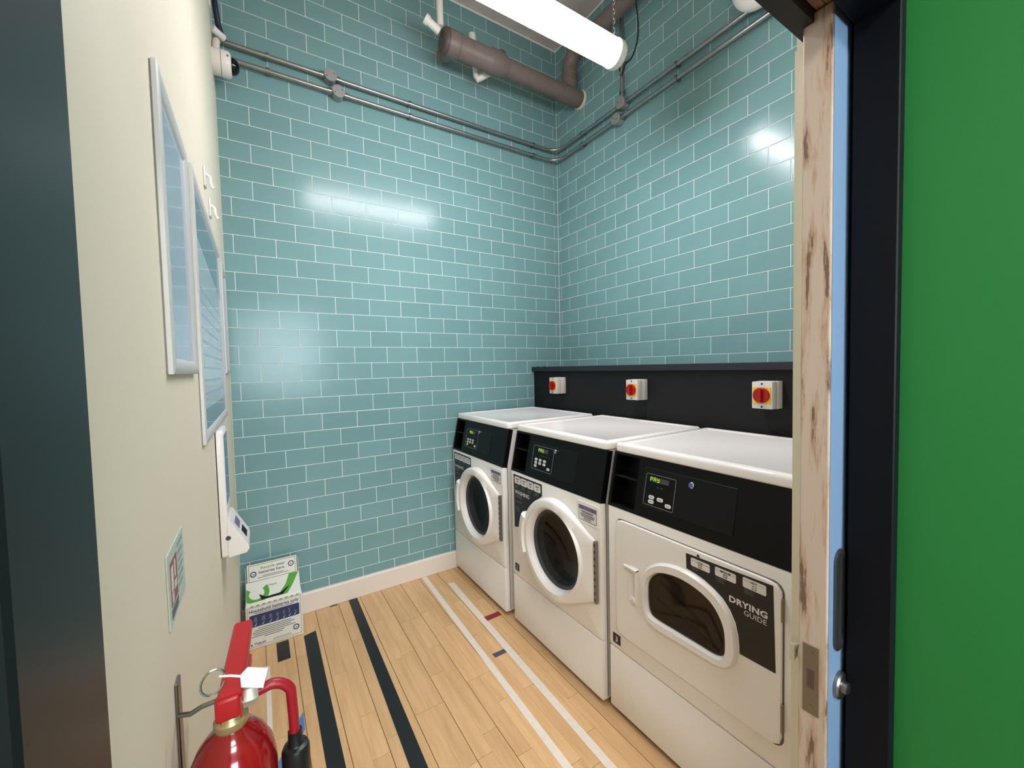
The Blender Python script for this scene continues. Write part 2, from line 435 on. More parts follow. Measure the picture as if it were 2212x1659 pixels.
fr = MB(); fr.rbox((XJ_L, Y_FR, 2.045), (XJ_R, Y_OUT-0.004, 2.085), 0.002, 1)
struct(fr.build('trim_3', 'navy'), 'near-black head of the door frame')
fr = MB(); fr.box((WL+0.001, -2.281, 2.052), (-1.215, -2.314, 2.088))
struct(fr.build('trim_4', 'track_black'), 'black sliding track over the doorway')
fr = MB(); fr.box((XJ_L, -2.315, 2.075), (-1.215, Y_FR, 2.088))
struct(fr.build('trim_5', 'door_edge'), 'bare wooden head lining above the track')
fr = MB(); fr.box((-1.2145, -2.263, 0), (-1.22, -2.290, 2.05))
struct(fr.build('trim_6', 'cream'), 'narrow cream lining of the door pocket')

# corridor the photograph is taken from
struct(MB().box((-4.2, Y_OUT, -0.06), (2.6, -5.6, 0.0)).build('floor_corridor', 'corridor_wood'))
struct(MB().box((-4.2, Y_OUT+0.07, 2.75), (2.6, -5.6, 2.85)).build('ceiling_corridor', 'corridor_grey'))
cw = MB(); cw.box((-4.2, -5.5, 0), (-2.5, -5.6, 2.75)); cw.box((-1.2, -5.5, 0), (2.6, -5.6, 2.75)); cw.box((-2.5, -5.5, 0), (-1.2, -5.6, 1.15)); cw.box((-2.5, -5.5, 2.4), (-1.2, -5.6, 2.75))
struct(cw.build('wall_corridor_back', 'corridor_grey'))
struct(MB().box((-4.3, Y_OUT, 0), (-4.2, -5.6, 2.75)).build('wall_corridor_left', 'corridor_grey'))
struct(MB().box((2.6, Y_OUT, 0), (2.7, -5.6, 2.75)).build('wall_corridor_right', 'corridor_grey'))
win = struct(MB().box((-2.5, -5.57, 1.15), (-1.2, -5.58, 2.4)).build('window_1', 'window_glow'))
MB().box((-1.88, -5.49, 1.15), (-1.82, -5.565, 2.4)).build('window_frame', 'plastic_white', win)
cl = thing('corridor_light', 'flat panel light on the corridor ceiling behind the camera', 'light', (-2.2, -3.7, 2.70))
MB().rbox((-2.8, -4.0, 2.70), (-1.6, -3.4, 2.738), 0.004, 1).build('housing', 'plastic_white', cl)
MB().box((-2.77, -3.97, 2.694), (-1.63, -3.43, 2.6995)).build('diffuser', 'corridor_light', cl)
for x in (-2.6, -1.8): MB().lathe((x, -3.7, 2.738), (0, 0, 1), [(0.01, 0), (0.01, 0.0115)], 10).build('hanger', 'steel', cl)

# ------------------------------------------------------------------ sliding door
door = thing('sliding_door', 'pale blue sliding door with worn bare wooden edge, half in its pocket', 'door', (-1.266, -2.32, 0))
XD = -1.266
MB().box((XD+0.006, -2.343, 0.012), (-0.12, -2.297, 2.07)).build('core', 'cream', door)
MB().rbox((XD, -2.3435, 0.012), (XD+0.0065, -2.2955, 2.07), 0.0025, 2).build('edge_lipping', 'door_edge', door)
MB().box((XD+0.004, -2.3445, 0.012), (-0.12, -2.343, 2.07)).build('outer_face', 'door_blue', door)
lk = MB(); lk.rbox((XD-0.0016, -2.3315, 0.733), (XD+0.001, -2.304, 0.872), 0.0008, 1)
lock = lab(lk.build('lock_plate', 'brass_plate', door), 'tarnished brass lock faceplate in the door edge')
MB().box((XD-0.0019, -2.3235, 0.785), (XD-0.0012, -2.3115, 0.823)).build('bolt_slot', 'soil_plug', lock)
for z in (0.748, 0.858):
    MB().lathe((XD-0.0010, -2.3175, z), (-1, 0, 0), [(0.0042, 0), (0.0042, 0.0012), (0.003, 0.0017)], 16).build('screw', 'steel', lock, True)
pu = MB()   # recessed pull on the blue face
loops = []
def plate(x0, x1, z0, z1, r, y): return [V(x, y, z) for x, z in rrect(x0, x1, z0, z1, r, 6)]
pu.loft([plate(-1.243, -1.193, 0.86, 1.062, 0.024, -2.3445), plate(-1.243, -1.193, 0.86, 1.062, 0.024, -2.3475), plate(-1.240, -1.196, 0.863, 1.059, 0.021, -2.349), plate(-1.234, -1.202, 0.87, 1.052, 0.016, -2.3485), plate(-1.230, -1.206, 0.876, 1.046, 0.012, -2.3452)])
lab(pu.build('pull_handle', 'dark_steel', door, True), 'long dark metal recessed pull')
cy = MB(); cy.lathe((-1.217, -2.3445, 0.79), (0, -1, 0), [(0.026, 0), (0.026, 0.006), (0.023, 0.009), (0.012, 0.0095), (0.0115, 0.016), (0.009, 0.0175)], 32)
cyl = lab(cy.build('lock_cylinder', 'steel', door, True), 'round steel key cylinder')
MB().box((-1.2185, -2.3615, 0.783), (-1.2155, -2.3625, 0.797)).build('keyway', 'ink', cyl)
tt = MB(); tt.lathe((-1.245, -2.2965, 0.835), (0, 1, 0), [(0.017, 0), (0.017, 0.004), (0.007, 0.005), (0.006, 0.010)], 24)
tt.prism([(-1.262, -2.2865, 0.818), (-1.228, -2.2865, 0.830), (-1.228, -2.2865, 0.842), (-1.262, -2.2865, 0.852)], (0, 0.009, 0))
lab(tt.build('thumb_turn', 'silver_block', door), 'steel thumb turn on the inside face')

# ------------------------------------------------------------------ machines
W = 0.69; ZC0, ZC1 = 0.862, 1.076
class Mach:
    def __init__(s, t, xf, y0, xb): s.t = t; s.xf = xf; s.y0 = y0; s.xb = xb; s.xt = xf+0.046
    def p(s, u, z, d=0.0): return V(s.xf-d, s.y0-u, z)             # point on the flat front, d proud of it
    def c(s, u, z, d=0.0):                                           # point on the sloping console
        k = (z-ZC0)/(ZC1-ZC0); n = V(-(ZC1-ZC0), 0, (s.xt-s.xf)).normalized()
        return V(s.xf+(s.xt-s.xf)*k, s.y0-u, z)+n*d
def flat(mb, P, pts, d0, d1): return mb.loft([[P(u, z, d0) for u, z in pts], [P(u, z, d1) for u, z in pts]])
RIGHT = V(0, -1, 0); UPZ = V(0, 0, 1)

CIRC = (0.408, 0.572); HOLE = 0.178
def cast(S_, c, a):
    dx, dz = math.cos(a), math.sin(a); best = 0
    for i in range(len(S_)):
        x1, z1 = S_[i][0]-c[0], S_[i][1]-c[1]; x2, z2 = S_[(i+1) % len(S_)][0]-c[0], S_[(i+1) % len(S_)][1]-c[1]
        ex, ez = x2-x1, z2-z1; den = dx*ez-dz*ex
        if abs(den) < 1e-12: continue
        s_ = (x1*ez-z1*ex)/den; q = (x1*dz-z1*dx)/den
        if s_ > 0 and -1e-6 <= q <= 1+1e-6: best = max(best, s_)
    return best
def cabinet(name, label, xf, y0, group):
    t = thing(name, label, 'dryer' if name == 'tumble_dryer' else 'washing machine', (xf+0.35, y0-W/2, 0), group)
    M = Mach(t, xf, y0, xf+0.70 if xf+0.70 < -0.3 else -0.3)
    xb = M.xb; xt = M.xt
    prof = [(xf+0.012, 0.022), (xf+0.012, ZC0-0.004), (xt+0.014, ZC1-0.002), (xb, ZC1-0.002), (xb, 0.022)]
    mb = MB()
    for ys in (y0-0.002, y0-W+0.008): mb.prism([(x, ys, z) for x, z in prof], (0, -0.006, 0))
    mb.box((xb-0.006, y0-0.008, 0.022), (xb, y0-W+0.008, ZC1-0.002)); mb.box((xf+0.012, y0-0.008, 0.022), (xb-0.006, y0-W+0.008, 0.028))
    cab = mb.build('cabinet', 'enamel', t)
    g1 = MB(); g1.box((xf+0.03, y0-W+0.0022, 0.03), (xf+0.034, y0-W+0.0012, ZC0)); g1.build('side_groove', 'ink_grey', cab)
    for dx, dy in ((0.08, 0.06), (0.08, W-0.06), (0.60, 0.06), (0.60, W-0.06)):
        MB().lathe((xf+dx, y0-dy, 0.0005), (0, 0, 1), [(0.02, 0), (0.02, 0.012), (0.008, 0.014), (0.008, 0.024)], 16).build('foot', 'rubber', t, True)
    # lower panel, rounded outer edges
    def panel(z0, z1, nm, m_='enamel_warm'):
        mb = MB(); r = 0.008
        L = [inset_rrect(0, W, z0, z1, 0.006, 0.0), inset_rrect(0, W, z0, z1, 0.006, 0.0), inset_rrect(0, W, z0, z1, 0.006, 0.002), inset_rrect(0, W, z0, z1, 0.006, 0.006)]
        mb.loft([[M.p(u, z, d) for u, z in l] for l, d in zip(L, (-0.02, -0.006, -0.0015, 0.0))])
        return mb.build(nm, m_, t, True)
    panel(0.022, 0.2785, 'lower_panel')
    if name == 'tumble_dryer': fp = panel(0.2815, ZC0, 'front_panel')
    else:
        z0, z1 = 0.2815, ZC0; AN = sorted([2*math.pi*k/96 for k in range(96)]+[math.atan2(z-CIRC[1], u-CIRC[0]) % (2*math.pi) for u in (0.0015, W-0.0015) for z in (z0+0.0015, z1-0.0015)])
        def lp(ins, d):
            S_ = inset_rrect(0, W, z0, z1, 0.006, ins); return [M.p(CIRC[0]+cast(S_, CIRC, a)*math.cos(a), CIRC[1]+cast(S_, CIRC, a)*math.sin(a), d) for a in AN]
        mb = MB(); mb.loft([lp(0, -0.02), lp(0, -0.006), lp(0.002, -0.0015), lp(0.006, 0.0), [M.p(CIRC[0]+HOLE*math.cos(a), CIRC[1]+HOLE*math.sin(a), 0.0) for a in AN], [M.p(CIRC[0]+HOLE*math.cos(a), CIRC[1]+HOLE*math.sin(a), -0.02) for a in AN]], False, False)
        fp = mb.build('front_panel', 'enamel_warm', t, True)
    # console: slab with an open two-tier tray on the left
    co = MB()
    def cb(u0, u1, z0, z1, d0, d1):
        co.add([M.c(u0, z0, d0), M.c(u1, z0, d0), M.c(u1, z1, d0), M.c(u0, z1, d0), M.c(u0, z0, d1), M.c(u1, z0, d1), M.c(u1, z1, d1), M.c(u0, z1, d1)],
               [(0,3,2,1),(4,5,6,7),(0,1,5,4),(1,2,6,5),(2,3,7,6),(3,0,4,7)])
    cb(0.132, W, ZC0, ZC1, -0.03, 0.0); cb(0.0, 0.0125, ZC0, ZC1, -0.07, 0.0); cb(0.0125, 0.132, ZC0, ZC0+0.012, -0.07, 0.0); cb(0.0125, 0.132, ZC1-0.010, ZC1, -0.07, 0.0)
    con = co.build('console', 'plastic_black', t)
    tr = MB(); co, keep = tr, co
    cb(0.0125, 0.132, ZC0, ZC1, -0.075, -0.066); cb(0.125, 0.132, ZC0+0.012, ZC1-0.01, -0.066, -0.03)
    tr.build('tray', 'plastic_black', t)
    sh = MB(); co = sh; cb(0.0125, 0.131, 0.980, 0.986, -0.066, -0.004); sh.build('shelf', 'plastic_black2', t)
    # lid
    x0, x1, ya, yb = xt-0.004, xb+0.006, y0+0.001, y0-W-0.001
    def LL(d, z): return [V(x, y, z) for x, y in inset_rrect(x0, x1, yb, ya, 0.022, d, 5)]
    mb = MB(); mb.loft([LL(0.004, ZC1), LL(0.0, ZC1+0.004), LL(0.0, ZC1+0.024), LL(0.003, ZC1+0.031), LL(0.010, ZC1+0.0355), LL(0.028, ZC1+0.036), LL(0.033, ZC1+0.0315), LL(0.04, ZC1+0.0295)])
    mb.build('lid', 'enamel_gloss', t, True)
    return t, M, fp

def control(M, t, u0, u1, z0, z1, keys, segd, card, lock_u, lock_m, slot_m='steel'):
    # card-reader door plate with a fine gap, then the framed keypad
    mb = MB(); flat(mb, M.c, rrect(card[0]-0.0015, card[1]+0.0015, card[2]-0.0015, card[3]+0.0015, 0.004, 3), 0.0, 0.0006); mb.build('service_door_seam', 'card_dark', t)
    mb = MB(); mb.loft([[M.c(u, z, d) for u, z in inset_rrect(card[0], card[1], card[2], card[3], 0.003, i, 3)] for i, d in ((0, 0.0006), (0, 0.0018), (0.001, 0.0024))]); mb.build('service_door', 'plastic_black2', t)
    cp = MB(); flat(cp, M.c, rrect(u0, u1, z0, z1, 0.006, 4), 0.0022, 0.003); cp = cp.build('control_panel', 'plastic_black', t)
    ol = MB(); a = rrect(u0, u1, z0, z1, 0.006, 4); b = inset_rrect(u0, u1, z0, z1, 0.006, 0.0016, 4)
    ol.loft([[M.c(*q, 0.003) for q in a], [M.c(*q, 0.0036) for q in a], [M.c(*q, 0.0036) for q in b], [M.c(*q, 0.003) for q in b]], False, False); ol.build('outline', 'outline_grey', cp)
    d = segd
    ds = MB(); flat(ds, M.c, [(d[0], d[2]), (d[1], d[2]), (d[1], d[3]), (d[0], d[3])], 0.003, 0.0036); ds.build('display', 'display_grey', cp)
    # PAY in seven-segment strokes
    sg = MB(); hw = 0.0009; H = (d[3]-d[2])*0.78; zb_ = d[2]+(d[3]-d[2])*0.1; wd = H*0.62
    def seg(u, z, du, dz):
        flat(sg, M.c, [(u-(hw if du == 0 else 0), z-(hw if dz == 0 else 0)), (u+du+(hw if du == 0 else 0), z-(hw if dz == 0 else 0)), (u+du+(hw if du == 0 else 0), z+dz+(hw if dz == 0 else 0)), (u-(hw if du == 0 else 0), z+dz+(hw if dz == 0 else 0))], 0.0036, 0.0041)
    segs = {'P': 'abefg', 'A': 'abcefg', 'Y': 'bcdfg'}
    for i, ch in enumerate('PAY'):
        uo = d[0]+0.004+i*(wd+0.0062)
        for q in segs[ch]:
            {'a': lambda: seg(uo, zb_+H, wd, 0), 'd': lambda: seg(uo, zb_, wd, 0), 'g': lambda: seg(uo, zb_+H/2, wd, 0),
             'b': lambda: seg(uo+wd, zb_+H/2+0.0012, 0, H/2-0.0016), 'c': lambda: seg(uo+wd, zb_+0.0006, 0, H/2-0.0016),
             'f': lambda: seg(uo, zb_+H/2+0.0012, 0, H/2-0.0016), 'e': lambda: seg(uo, zb_+0.0006, 0, H/2-0.0016)}[q]()
    lab(sg.build('display_digits', 'seg_green', cp), 'glowing green PAY readout')
    for k_, (ku, kz, kw, kh) in enumerate(keys):
        mb = MB(); r = min(kw, kh)/2*0.95
        mb.loft([[M.c(u, z, dd) for u, z in inset_rrect(ku-kw/2, ku+kw/2, kz-kh/2, kz+kh/2, r, i, 4)] for i, dd in ((0, 0.003), (0, 0.004), (0.0008, 0.0045))])
        bt = mb.build('button', 'button', cp)
        mk = MB(); flat(mk, M.c, [(ku-kw*0.24, kz-0.0012), (ku+kw*0.24, kz-0.0012), (ku+kw*0.24, kz+0.0012), (ku-kw*0.24, kz+0.0012)], 0.0045, 0.0047)
        for v in mk.v: pass
        mk.build('button_mark', 'ink_grey', cp)
    for i in range(4 if len(keys) > 5 else 2):
        mk = MB(); uu = u0+(u1-u0)*(0.42+0.12*i); zz = z0+(z1-z0)*0.60
        flat(mk, M.c, [(uu, zz), (uu+0.006, zz), (uu+0.006, zz+0.003), (uu, zz+0.003)], 0.003, 0.0033); mk.build('print_mark', 'ink_grey', cp)
    lz = 1.018
    mb = MB(); o = M.c(lock_u, lz, 0.002); n = (M.c(0, 1, 1)-M.c(0, 1, 0))
    mb.lathe(o, n, [(0.0105, 0), (0.0105, 0.008), (0.0085, 0.010), (0.006, 0.010), (0.0055, 0.0085)], 24); lk_ = mb.build('key_lock', lock_m, t, True)
    MB().lathe(o, n, [(0.0058, 0.0086), (0.0058, 0.0096)], 12).build('key_slot', slot_m, lk_)

def sheet(mb, P, pts, d): return flat(mb, P, pts, 0.0003, d)

def washer_sticker(M, t):
    cu, cz = CIRC; r = 0.246
    pts = [(0.026, 0.845), (0.286, 0.845), (0.286, cz+math.sqrt(r*r-(0.286-cu)**2))]
    a0 = math.degrees(math.atan2(pts[2][1]-cz, pts[2][0]-cu))
    for k in range(1, 13):
        a = R(a0+(176-a0)*k/12); pts.append((max(cu+r*math.cos(a), 0.03), cz+r*math.sin(a)))
    pts.append((0.026, 0.55))
    mb = MB(); sheet(mb, M.p, pts, 0.0007); st = lab(mb.build('guide_sticker', 'sticker_black', t), 'black washing guide sticker')
    for i in range(4):
        u0 = 0.036+i*0.0605
        b = MB(); flat(b, M.p, rrect(u0, u0+0.057, 0.797, 0.836, 0.007, 3), 0.0007, 0.001); b.build('panel_print', 'sticker_white', st)
        for zz, ww in ((0.823, 0.030), (0.810, 0.014)):
            q = MB(); um = u0+0.0285; flat(q, M.p, [(um-ww/2, zz-0.003), (um+ww/2, zz-0.003), (um+ww/2, zz+0.003), (um-ww/2, zz+0.003)], 0.001, 0.0012); q.build('print_mark', 'ink_grey', st)
        for zz, ww in ((0.787, 0.034), (0.781, 0.026), (0.776, 0.03)):
            q = MB(); flat(q, M.p, [(u0+0.006, zz-0.0012), (u0+0.006+ww, zz-0.0012), (u0+0.006+ww, zz+0.0012), (u0+0.006, zz+0.0012)], 0.0007, 0.0009); q.build('print_mark', 'ink_grey', st)
    text('WASHING', 0.028, 'sticker_white', st, M.p(0.036, 0.742, 0.0009), RIGHT, UPZ, bold=0.02, sx=1.06)
    text('GUIDE', 0.022, 'outline_grey', st, M.p(0.036, 0.722, 0.0009), RIGHT, UPZ, sx=1.1)
    q = MB(); flat(q, M.p, [(0.036, 0.6985), (0.098, 0.6985), (0.098, 0.701), (0.036, 0.701)], 0.0007, 0.0009); q.build('print_mark', 'outline_grey', st)
    q = MB(); flat(q, M.p, [(0.093, 0.704), (0.102, 0.6998), (0.093, 0.6955)], 0.0007, 0.0009); q.build('print_mark', 'outline_grey', st)
    for zz in (0.668, 0.661, 0.654, 0.647):
        q = MB(); flat(q, M.p, [(0.04, zz), (0.082, zz), (0.082, zz+0.0028), (0.04, zz+0.0028)], 0.0007, 0.0009); q.build('print_mark', 'ink_grey', st)

def info_sticker(M, t):
    pl = MB(); pl.loft([[M.p(u, z, d) for u, z in inset_rrect(0.545, 0.684, 0.750, 0.843, 0.008, i, 4)] for i, d in ((0, 0.0), (0, 0.0012), (0.0015, 0.002))])
    pl = pl.build('notice_plate', 'enamel', t)
    b = MB(); flat(b, M.p, [(0.558, 0.761), (0.668, 0.761), (0.668, 0.826), (0.558, 0.826)], 0.002, 0.0024); b.build('notice_border', 'ink', pl)
    b = MB(); flat(b, M.p, [(0.5605, 0.7635), (0.6655, 0.7635), (0.6655, 0.8235), (0.5605, 0.8235)], 0.0024, 0.0027); b.build('notice_sheet', 'sticker_white', pl)
    b = MB(); flat(b, M.p, [(0.5605, 0.809), (0.6655, 0.809), (0.6655, 0.8235), (0.5605, 0.8235)], 0.0027, 0.003); b.build('notice_band', 'sticker_purple', pl)
    for uu in (0.582, 0.644):
        b = MB(); flat(b, M.p, [(uu-0.005, 0.8125), (uu+0.005, 0.8125), (uu, 0.8205)], 0.003, 0.0032); b.build('warning_mark', 'ink', pl)
    for zz, ww, m_ in ((0.802, 0.078, 'ink'), (0.797, 0.066, 'ink'), (0.790, 0.084, 'ink'), (0.785, 0.088, 'ink_grey'), (0.780, 0.076, 'ink'), (0.774, 0.046, 'ink_grey'), (0.769, 0.05, 'ink_grey')):
        b = MB(); flat(b, M.p, [(0.613-ww/2, zz-0.0014), (0.613+ww/2, zz-0.0014), (0.613+ww/2, zz+0.0014), (0.613-ww/2, zz+0.0014)], 0.0027, 0.0029); b.build('print_line', m_, pl)

def washer_door(M, t):
    cu, cz = CIRC; N = 120
    uh, zh0, zh1 = 0.664, 0.437, 0.699; Ro = 0.236
    hull = [(cu+Ro*math.cos(R(a)), cz+Ro*math.sin(R(a))) for a in range(0, 360, 3)]+[(uh, zh0), (uh, zh1)]
    def cross(o, a, b): return (a[0]-o[0])*(b[1]-o[1])-(a[1]-o[1])*(b[0]-o[0])
    P_ = sorted(hull); lo = []; hi = []
    for q in P_:
        while len(lo) > 1 and cross(lo[-2], lo[-1], q) <= 0: lo.pop()
        lo.append(q)
    for q in reversed(P_):
        while len(hi) > 1 and cross(hi[-2], hi[-1], q) <= 0: hi.pop()
        hi.append(q)
    H = lo[:-1]+hi[:-1]
    def rad(a):
        dx, dz = math.cos(a), math.sin(a); best = 0
        for i in range(len(H)):
            x1, z1 = H[i][0]-cu, H[i][1]-cz; x2, z2 = H[(i+1) % len(H)][0]-cu, H[(i+1) % len(H)][1]-cz
            ex, ez = x2-x1, z2-z1; den = dx*ez-dz*ex
            if abs(den) < 1e-9: continue
            s_ = (x1*ez-z1*ex)/den; k = (x1*dz-z1*dx)/den
            if s_ > 0 and -1e-6 <= k <= 1+1e-6: best = max(best, s_)
        return best
    ang = [2*math.pi*k/N for k in range(N)]
    th1 = math.atan2(zh1-cz, uh-cu); th0 = math.atan2(zh0-cz, uh-cu) % (2*math.pi)
    for th in (th1, th0):
        i = min(range(N), key=lambda q: abs(ang[q]-th)); ang[i] = th
    ro = [rad(a) for a in ang]
    def depth(u): return 0.050 if u < 0.45 else 0.050-0.034*min(1, (u-0.45)/0.20)
    def loop(fr_, dd, rin=None):
        out = []
        for a, r_ in zip(ang, ro):
            r2 = (r_-fr_) if rin is None else rin
            u = cu+r2*math.cos(a); z = cz+r2*math.sin(a); out.append(M.p(u, z, dd(u)))
        return out
    mb = MB()
    mb.loft([loop(0.006, lambda u: 0.002), loop(0.0, lambda u: 0.008), loop(0.0, lambda u: depth(u)-0.012), loop(0.004, lambda u: depth(u)-0.004), loop(0.012, lambda u: depth(u)),
             loop(0, lambda u: min(depth(u)+0.002, 0.05), 0.197), loop(0, lambda u: 0.044, 0.190), loop(0, lambda u: 0.03, 0.182), loop(0, lambda u: 0.001, 0.179)], False, False)
    d = lab(mb.build('door', 'plastic_white', t, True), 'white round porthole door')
    # grip on the left rim
    gl = []
    for k in range(9):
        a = R(154+k*6); ca, sa = math.cos(a), math.sin(a)
        def P(r_, dd): return M.p(cu+r_*ca, cz+r_*sa, dd)
        gl.append([P(0.232, 0.012), P(0.258, 0.016), P(0.262, 0.040), P(0.250, 0.060), P(0.225, 0.062), P(0.218, 0.050)])
    MB().loft(gl).build('handle', 'plastic_white', d)
    gk = MB(); gk.loft([loop(0, lambda u: 0.010, 0.182), loop(0, lambda u: 0.016, 0.178), loop(0, lambda u: 0.012, 0.168), loop(0, lambda u: -0.03, 0.160)], False, False); gk.build('gasket', 'gasket', d, True)
    gs = MB(); gs.loft([loop(0, lambda u: 0.014, 0.180), loop(0, lambda u: 0.006, 0.172), loop(0, lambda u: -0.006, 0.14), loop(0, lambda u: -0.018, 0.09), loop(0, lambda u: -0.024, 0.03)], False, True)
    gs.build('glass', 'glass_dark', d, True)
    dr = MB(); dr.loft([loop(0, lambda u: -0.035, 0.162), loop(0, lambda u: -0.06, 0.21), loop(0, lambda u: -0.30, 0.21), loop(0, lambda u: -0.32, 0.19), loop(0, lambda u: -0.31, 0.12), loop(0, lambda u: -0.33, 0.05)], False, True)
    dr.build('drum', 'drum', t, True)
    # piano hinge on the right
    hg = MB(); hg.rbox(M.p(0.664, 0.436, 0.002), M.p(0.676, 0.700, 0.018), 0.001, 1); hg = hg.build('hinge', 'steel', t)
    for i in range(9):
        z = 0.452+i*0.029
        MB().rbox(M.p(0.6655, z-0.006, 0.0178), M.p(0.672, z+0.006, 0.0192), 0.0005, 1).build('knuckle', 'ink', hg)

WKEYS = [(0.218, 0.957, 0.0225, 0.0122), (0.252, 0.957, 0.0225, 0.0122), (0.288, 0.957, 0.0225, 0.0122), (0.218, 0.941, 0.0225, 0.0122), (0.252, 0.941, 0.0225, 0.0122), (0.288, 0.941, 0.0225, 0.0122), (0.218, 0.925, 0.0225, 0.0122), (0.324, 0.925, 0.0225, 0.0122)]
def washer(label, xf, y0, number=None):
    t, M, fp = cabinet('washing_machine', label, xf, y0, 'front-loading washing machines')
    control(M, t, 0.184, 0.352, 0.908, 1.025, WKEYS, (0.224, 0.306, 0.995, 1.0145), (0.172, 0.518, 0.900, 1.036), 0.366, 'chrome')
    washer_sticker(M, t); info_sticker(M, t); washer_door(M, t)
    if number: plate_no(M, t, number, 0.024, 0.062, 0.311, 0.350)
    return t, M
def plate_no(M, t, s_, u0, u1, z0, z1):
    b = MB(); flat(b, M.p, [(u0, z0), (u1, z0), (u1, z1), (u0, z1)], 0.0, 0.0012); b = lab(b.build('number_plate', 'sticker_black', t), 'small black number plate')
    text(s_, 0.03, 'sticker_white', b, M.p((u0+u1)/2, z0+0.009, 0.0014), RIGHT, UPZ, bold=0.015, align='CENTER')

washer('white front-loading washing machine in the far corner against the back tiles', -1.008, -0.02)
washer('white front-loading washing machine numbered 2, middle of the three machines', -0.993, -0.775, '2')

# dryer
t, M, fp = cabinet('tumble_dryer', 'white tumble dryer numbered 3, nearest machine beside the sliding door', -0.973, -1.487, None)
DK = [(0.205, 0.941, 0.0245, 0.0132), (0.205, 0.925, 0.0245, 0.0132), (0.242, 0.940, 0.0265, 0.0132), (0.277, 0.927, 0.0245, 0.0132)]
control(M, t, 0.171, 0.298, 0.911, 1.0225, DK, (0.188, 0.270, 0.996, 1.013), (0.160, 0.508, 0.902, 1.042), 0.359, 'chrome', 'lock_blue')
OUT = [(.183,.60),(.186,.650),(.211,.692),(.266,.728),(.343,.743),(.426,.732),(.486,.702),(.522,.648),(.534,.583),(.528,.525),(.498,.492),(.456,.484),(.34,.481),(.249,.478),(.205,.490),(.186,.530)]
GLS = [(.203,.591),(.206,.630),(.223,.660),(.262,.690),(.333,.706),(.400,.700),(.455,.676),(.488,.630),(.496,.575),(.490,.528),(.462,.511),(.40,.510),(.32,.509),(.237,.509),(.212,.522),(.204,.555)]
CW = (0.36, 0.595)
def polar(pts, N=112):
    S_ = [(p.x, p.y) for p in spline([(a, b, 0) for a, b in pts], 8)]
    out = []
    for k in range(N):
        a = 2*math.pi*k/N; dx, dz = math.cos(a), math.sin(a); best = None
        for i in range(len(S_)):
            x1, z1 = S_[i][0]-CW[0], S_[i][1]-CW[1]; x2, z2 = S_[(i+1) % len(S_)][0]-CW[0], S_[(i+1) % len(S_)][1]-CW[1]
            ex, ez = x2-x1, z2-z1; den = dx*ez-dz*ex
            if abs(den) < 1e-12: continue
            s_ = (x1*ez-z1*ex)/den; q = (x1*dz-z1*dx)/den
            if s_ > 0 and -1e-6 <= q <= 1+1e-6: best = max(best or 0, s_)
        out.append((CW[0]+dx*best, CW[1]+dz*best))
    return out
DU0, DU1, DZ0, DZ1 = 0.046, 0.651, 0.356, 0.820
def drect(ins, r=0.028):
    pl = rrect(DU0+ins, DU1-ins, DZ0+ins, DZ1-ins, max(r-ins, 0.002), 8)
    return polar_poly(pl)
def polar_poly(S_, N=112):
    out = []
    for k in range(N):
        a = 2*math.pi*k/N; dx, dz = math.cos(a), math.sin(a); best = 0
        for i in range(len(S_)):
            x1, z1 = S_[i][0]-CW[0], S_[i][1]-CW[1]; x2, z2 = S_[(i+1) % len(S_)][0]-CW[0], S_[(i+1) % len(S_)][1]-CW[1]
            ex, ez = x2-x1, z2-z1; den = dx*ez-dz*ex
            if abs(den) < 1e-12: continue
            s_ = (x1*ez-z1*ex)/den; q = (x1*dz-z1*dx)/den
            if s_ > 0 and -1e-6 <= q <= 1+1e-6: best = max(best, s_)
        out.append((CW[0]+dx*best, CW[1]+dz*best))
    return out
po, pg = polar(OUT), polar(GLS)
def sc_(pts, k): return [(CW[0]+(u-CW[0])*k, CW[1]+(z-CW[1])*k) for u, z in pts]
mb = MB(); flat(mb, M.p, rrect(DU0-0.003, DU1+0.004, DZ0-0.004, DZ1+0.003, 0.03, 8), 0.0, 0.0008); mb.build('door_gap', 'ink_grey', t)
mb = MB(); mb.loft([[M.p(u, z, 0.001) for u, z in drect(0)], [M.p(u, z, 0.006) for u, z in drect(0)], [M.p(u, z, 0.0085) for u, z in drect(0.0025)], [M.p(u, z, 0.009) for u, z in drect(0.007)], [M.p(u, z, 0.009) for u, z in sc_(po, 1.0)]], False, False)
dd = lab(mb.build('door', 'enamel_warm', t, True), 'white door panel with rounded corners')
mb = MB(); mb.loft([[M.p(u, z, 0.009) for u, z in po], [M.p(u, z, 0.018) for u, z in sc_(po, 0.985)], [M.p(u, z, 0.023) for u, z in sc_(po, 0.955)], [M.p(u, z, 0.022) for u, z in sc_(pg, 1.035)], [M.p(u, z, 0.012) for u, z in pg], [M.p(u, z, -0.004) for u, z in sc_(pg, 0.985)]], False, False)
mb.build('window_ring', 'plastic_white', dd, True)
mb = MB(); mb.loft([[M.p(u, z, 0.007) for u, z in sc_(pg, 1.0)], [M.p(u, z, 0.005) for u, z in sc_(pg, 0.93)]], False, True); mb.build('glass', 'glass_brown', dd, True)
# (the drum cavity sits behind the glass)
mb = MB(); mb.loft([[M.p(u, z, 0.002) for u, z in sc_(pg, 1.02)], [M.p(u, z, 0.0015) for u, z in sc_(pg, 0.8)]], False, True); mb.build('inner_screen', 'drum_brown', dd)
for q0, q1, h in (((0.25, 0.66), (0.43, 0.585), 0.014), ((0.24, 0.588), (0.47, 0.535), 0.010)):
    mb = MB(); flat(mb, M.p, [q0, (q0[0], q0[1]-h), (q1[0], q1[1]-h), q1], 0.0021, 0.003); mb.build('drum_baffle', 'card_dark', dd)
